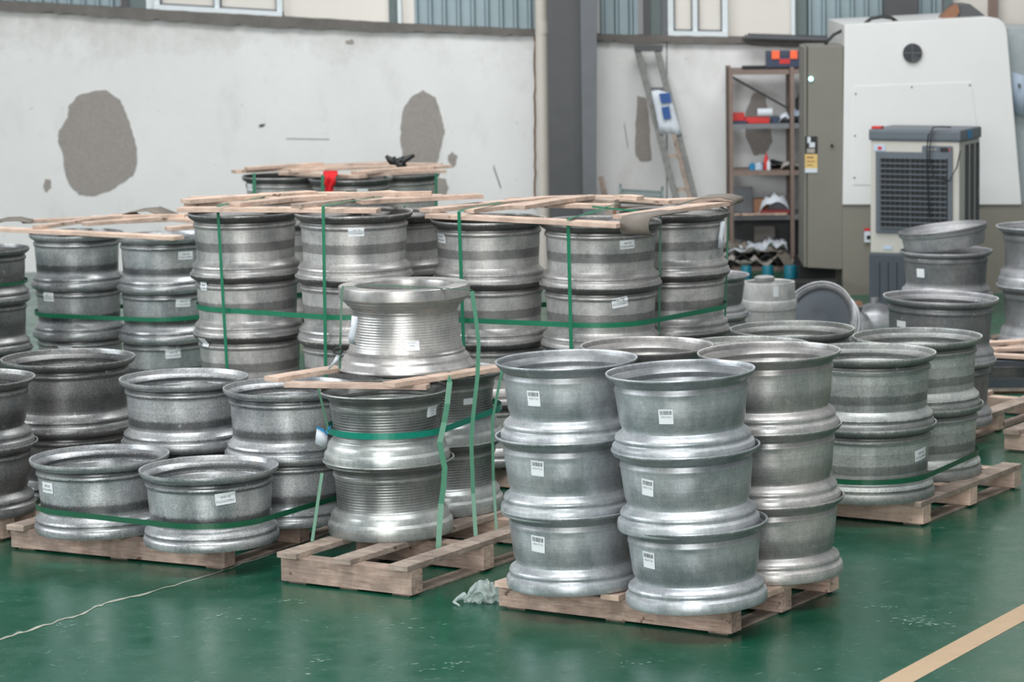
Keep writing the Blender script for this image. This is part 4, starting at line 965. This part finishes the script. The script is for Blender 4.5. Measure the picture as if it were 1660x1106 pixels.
# cabinet
cb = mprism([(1309,434),(1310,75),(1367,74),(1366,437)], YM+.02, .7, 'control_cabinet', 'olive', mc, .006)
mprism([(1303,433),(1304,77),(1308,76),(1308,433)], YM+.06, .66, 'cabinet_side', 'olive', mc, .003)
lc = Q(1314.5,128,YM+.012); MB().lathe([(.001,0),(.018,0),(.016,.01),(.001,.014)], 20, False, origin=lc, mat=Matrix.Rotation(math.radians(90),3,'X')).obj('indicator_light', M['lamp'], cb)
lc = Q(1348.5,236,YM+.012); MB().lathe([(.001,0),(.012,0),(.012,.008),(.001,.01)], 16, False, origin=lc, mat=Matrix.Rotation(math.radians(90),3,'X')).obj('lock', M['black'], cb)
def flat(x0, x1, y0, y1, Yf, mat, name, parent): return MB().prism([Q(x0,y0,Yf),Q(x1,y0,Yf),Q(x1,y1,Yf),Q(x0,y1,Yf)], (0,.003,0)).obj(name, M[mat], parent)
wl = flat(1305,1325,221,249,YM+.014,'black','warning_label',cb)
flat(1309,1314,222,232,YM+.011,'paper','symbol',wl); flat(1312,1321,231,239,YM+.011,'paper','symbol',wl); flat(1308,1321,241,248,YM+.011,'rag','symbol',wl)
yl = flat(1305,1325,250,273,YM+.014,'yellow','yellow_label',cb); flat(1305,1325,273,280,YM+.014,'paper','white_strip',cb)
flat(1308,1319,254,256,YM+.011,'brown','print_line',yl); flat(1308,1321,261,262,YM+.011,'brown','print_line',yl); flat(1308,1317,267,268,YM+.011,'brown','print_line',yl)
ws = flat(1401,1411,370,393,YM-.005,'paper','warning_sticker',mc); flat(1401,1411,370,374.5,YM-.008,'redp','red_band',ws); flat(1405,1411,382,388,YM-.008,'black','symbol',ws)
# cables on top
MB().tube([Q(1336,76,YM+.3),Q(1342,66,YM+.3),Q(1352,56,YM+.3),Q(1370,47,YM+.3)], .012, 8).obj('hose', M['black'], mc, smooth=True)
MB().tube([Q(1400,40,YM+.3),Q(1412,30,YM+.3),Q(1430,27,YM+.3),Q(1445,29,YM+.3),Q(1458,38,YM+.3)], .014, 8).obj('hose', M['black'], mc, smooth=True)
mprism([(1527,34),(1553,7),(1572,6),(1598,26),(1598,36),(1527,38)], YM+.4, .5, 'motor_housing', 'steel_dark', mc, .01)
mprism([(1524,34),(1540,16),(1553,7),(1556,20),(1545,36)], YM+.38, .3, 'motor_bracket', 'brown', mc, .005)
o = sheet([[(1640,116,0),(1655,121,-.01),(1668,124,0)],[(1641,150,-.02),(1656,153,-.03),(1668,154,-.02)],[(1644,182,0),(1658,187,-.02),(1668,187,0)]], YM+.2, 'bluish paper sheet pinned to the machine side at the right edge', 'paper_blue', 'paper', name='paper_sheet')
MB().prism([Q(1650,135,YM+.15),Q(1655,136,YM+.15),Q(1655,143,YM+.15),Q(1650,142,YM+.15)], (0,.002,0)).obj('print', M['slate'], o)

# ------------------------------------------------------------ evaporative cooler
YCO = 21.9
bl = Q(1407,500,YCO); fr_w = 0; th = math.radians(30)
c_l = Q(1411,300,YCO); 
ex = Vector((math.cos(th)*1, math.sin(th)*0+0, 0))
# front face runs right and slightly toward the camera, side face recedes to the right
fxv = Vector((math.cos(math.radians(-24)), math.sin(math.radians(-24)), 0)); fyv = Vector((-fxv.y, fxv.x, 0))
W_ = .68; D_ = .50
ztop = Q(1411,228,YCO).z; zcap = Q(1411,209,YCO).z; zbase = Q(1411,410,YCO).z
O_ = Vector((c_l.x, YCO, 0))
co = empty('air_cooler', O_, 'beige and slate evaporative air cooler with a dark grille in front of the white machine', 'cooler')
def cbox(u0,u1,v0,v1,z0,z1,name,mat,parent,bevel=0,shape=None):
    c = [O_+fxv*u+fyv*v for u, v in ((u0,v0),(u1,v0),(u1,v1),(u0,v1))]
    return MB().hexa([Vector((p.x,p.y,z0)) for p in c]+[Vector((p.x,p.y,z1)) for p in c]).obj(name, M[mat], parent, bevel=bevel)
cbox(0,W_,0,D_,zbase,ztop,'body','beige',co,.012)
cbox(-.012,W_+.012,-.012,D_+.012,ztop,zcap,'top_cover','slate',co,.02)
cbox(-.01,W_+.01,-.01,D_+.01,.06,zbase,'water_tank','slate_dark',co,.015)
for k in range(9): cbox(.06+k*.067,.075+k*.067,-.02,0,.12,zbase-.06,'tank_rib','slate_dark',co,.003)
for u in (.06,W_-.06):
    for v in (.06,D_-.06):
        p = O_+fxv*u+fyv*v; MB().tube([p+Vector((-.02,0,.03)), p+Vector((.02,0,.03))], .03, 14).obj('caster', M['black'], co)
zg0, zg1 = Q(1420,377,YCO).z, Q(1420,245,YCO).z
gr = cbox(.045,W_-.05,-.016,.004,zg0,zg1,'grille_frame','slate',co,.006)
hz0, hz1 = zg0+.045, zg1-.045
cbox(.08,W_-.085,-.019,-.012,hz0,hz1,'grille_recess','black',gr)
nsl = 13
for k in range(nsl+1):
    z = hz0+(hz1-hz0)*k/nsl; cbox(.08,W_-.085,-.034,-.018,z-.004,z+.004,'slat','slate',gr)
for k in range(14):
    u = .09+(W_-.185)*k/13; cbox(u-.0025,u+.0025,-.028,-.016,hz0,hz1,'vane','slate_dark' if k % 6 else 'slate',gr)
ps = cbox(.40,.63,-.014,.0,ztop-.085,ztop-.03,'control_panel','slate',co,.01)
cbox(.54,.60,-.018,-.012,ztop-.072,ztop-.042,'display','black',ps)
for k in range(3): cbox(.44+k*.028,.455+k*.028,-.018,-.012,ztop-.063,ztop-.05,'button','rag',ps)
cbox(.605,.615,-.018,-.012,ztop-.063,ztop-.05,'red_button','redp',ps)
lg = cbox(.03,.115,-.005,.0,ztop-.075,ztop-.03,'logo_plate','paper_blue',co,.002); cbox(.06,.09,-.008,-.004,ztop-.064,ztop-.042,'logo_mark','redp',lg)
cbox(.10,.17,-.005,0,zbase+.03,zbase+.055,'level_window','paper_blue',co)
cbox(-.0,.075,.02,.09,zcap,zcap+.018,'red_tab','redp',co,.004)
for v0 in (.14,.27,.40):   # side louvre slots
    cbox(W_-.002,W_+.006,v0,v0+.075,zg0-.02,ztop-.03,'side_slot','black',co)
    for k in range(26):
        z = zg0+(ztop-zg0-.06)*k/26; cbox(W_+.004,W_+.012,v0,v0+.075,z,z+.005,'side_louvre','slate',co)
cbox(W_+.013,W_+.018,.17,.25,ztop+.015,zcap-.012,'blue_sticker','bluep',co)
def cp(u,v,z): return O_+fxv*u+fyv*v+Vector((0,0,z))
MB().tube([cp(.62,-.01,zcap+.02),cp(.55,-.02,zcap+.025),cp(.49,-.03,zcap+.02),cp(.455,-.035,zcap-.04),cp(.445,-.035,ztop-.05),cp(.45,-.04,ztop-.2),cp(.46,-.045,ztop-.4),cp(.47,-.045,ztop-.55)], .005, 6).obj('power_cable', M['black'], co, smooth=True)
MB().tube([cp(.49,-.03,zcap+.02),cp(.475,-.035,zcap-.05),cp(.465,-.04,ztop-.1),cp(.50,-.04,ztop-.26),cp(.62,-.05,ztop-.28),cp(.67,-.03,ztop-.18),cp(.69,-.01,ztop-.06)], .005, 6).obj('power_cable', M['black'], co, smooth=True)

# litter and dark clutter on the floor behind the loose wheels
for i, (x0,x1,y0,mt,hh,lab) in enumerate(((1372,1400,505,'brown',.05,'small brown box on the floor under the machine corner'),(1285,1360,487,'black',.14,'low black crate on the floor under the control cabinet'))):
    a = P(x0,y0); c = P(x1,y0); o = MB().box(a.x,c.x,a.y,a.y+.25,0,hh).obj('low_crate', M[mt], bevel=.005); tag(o, lab, 'crate')
print('objects', len(bpy.data.objects))
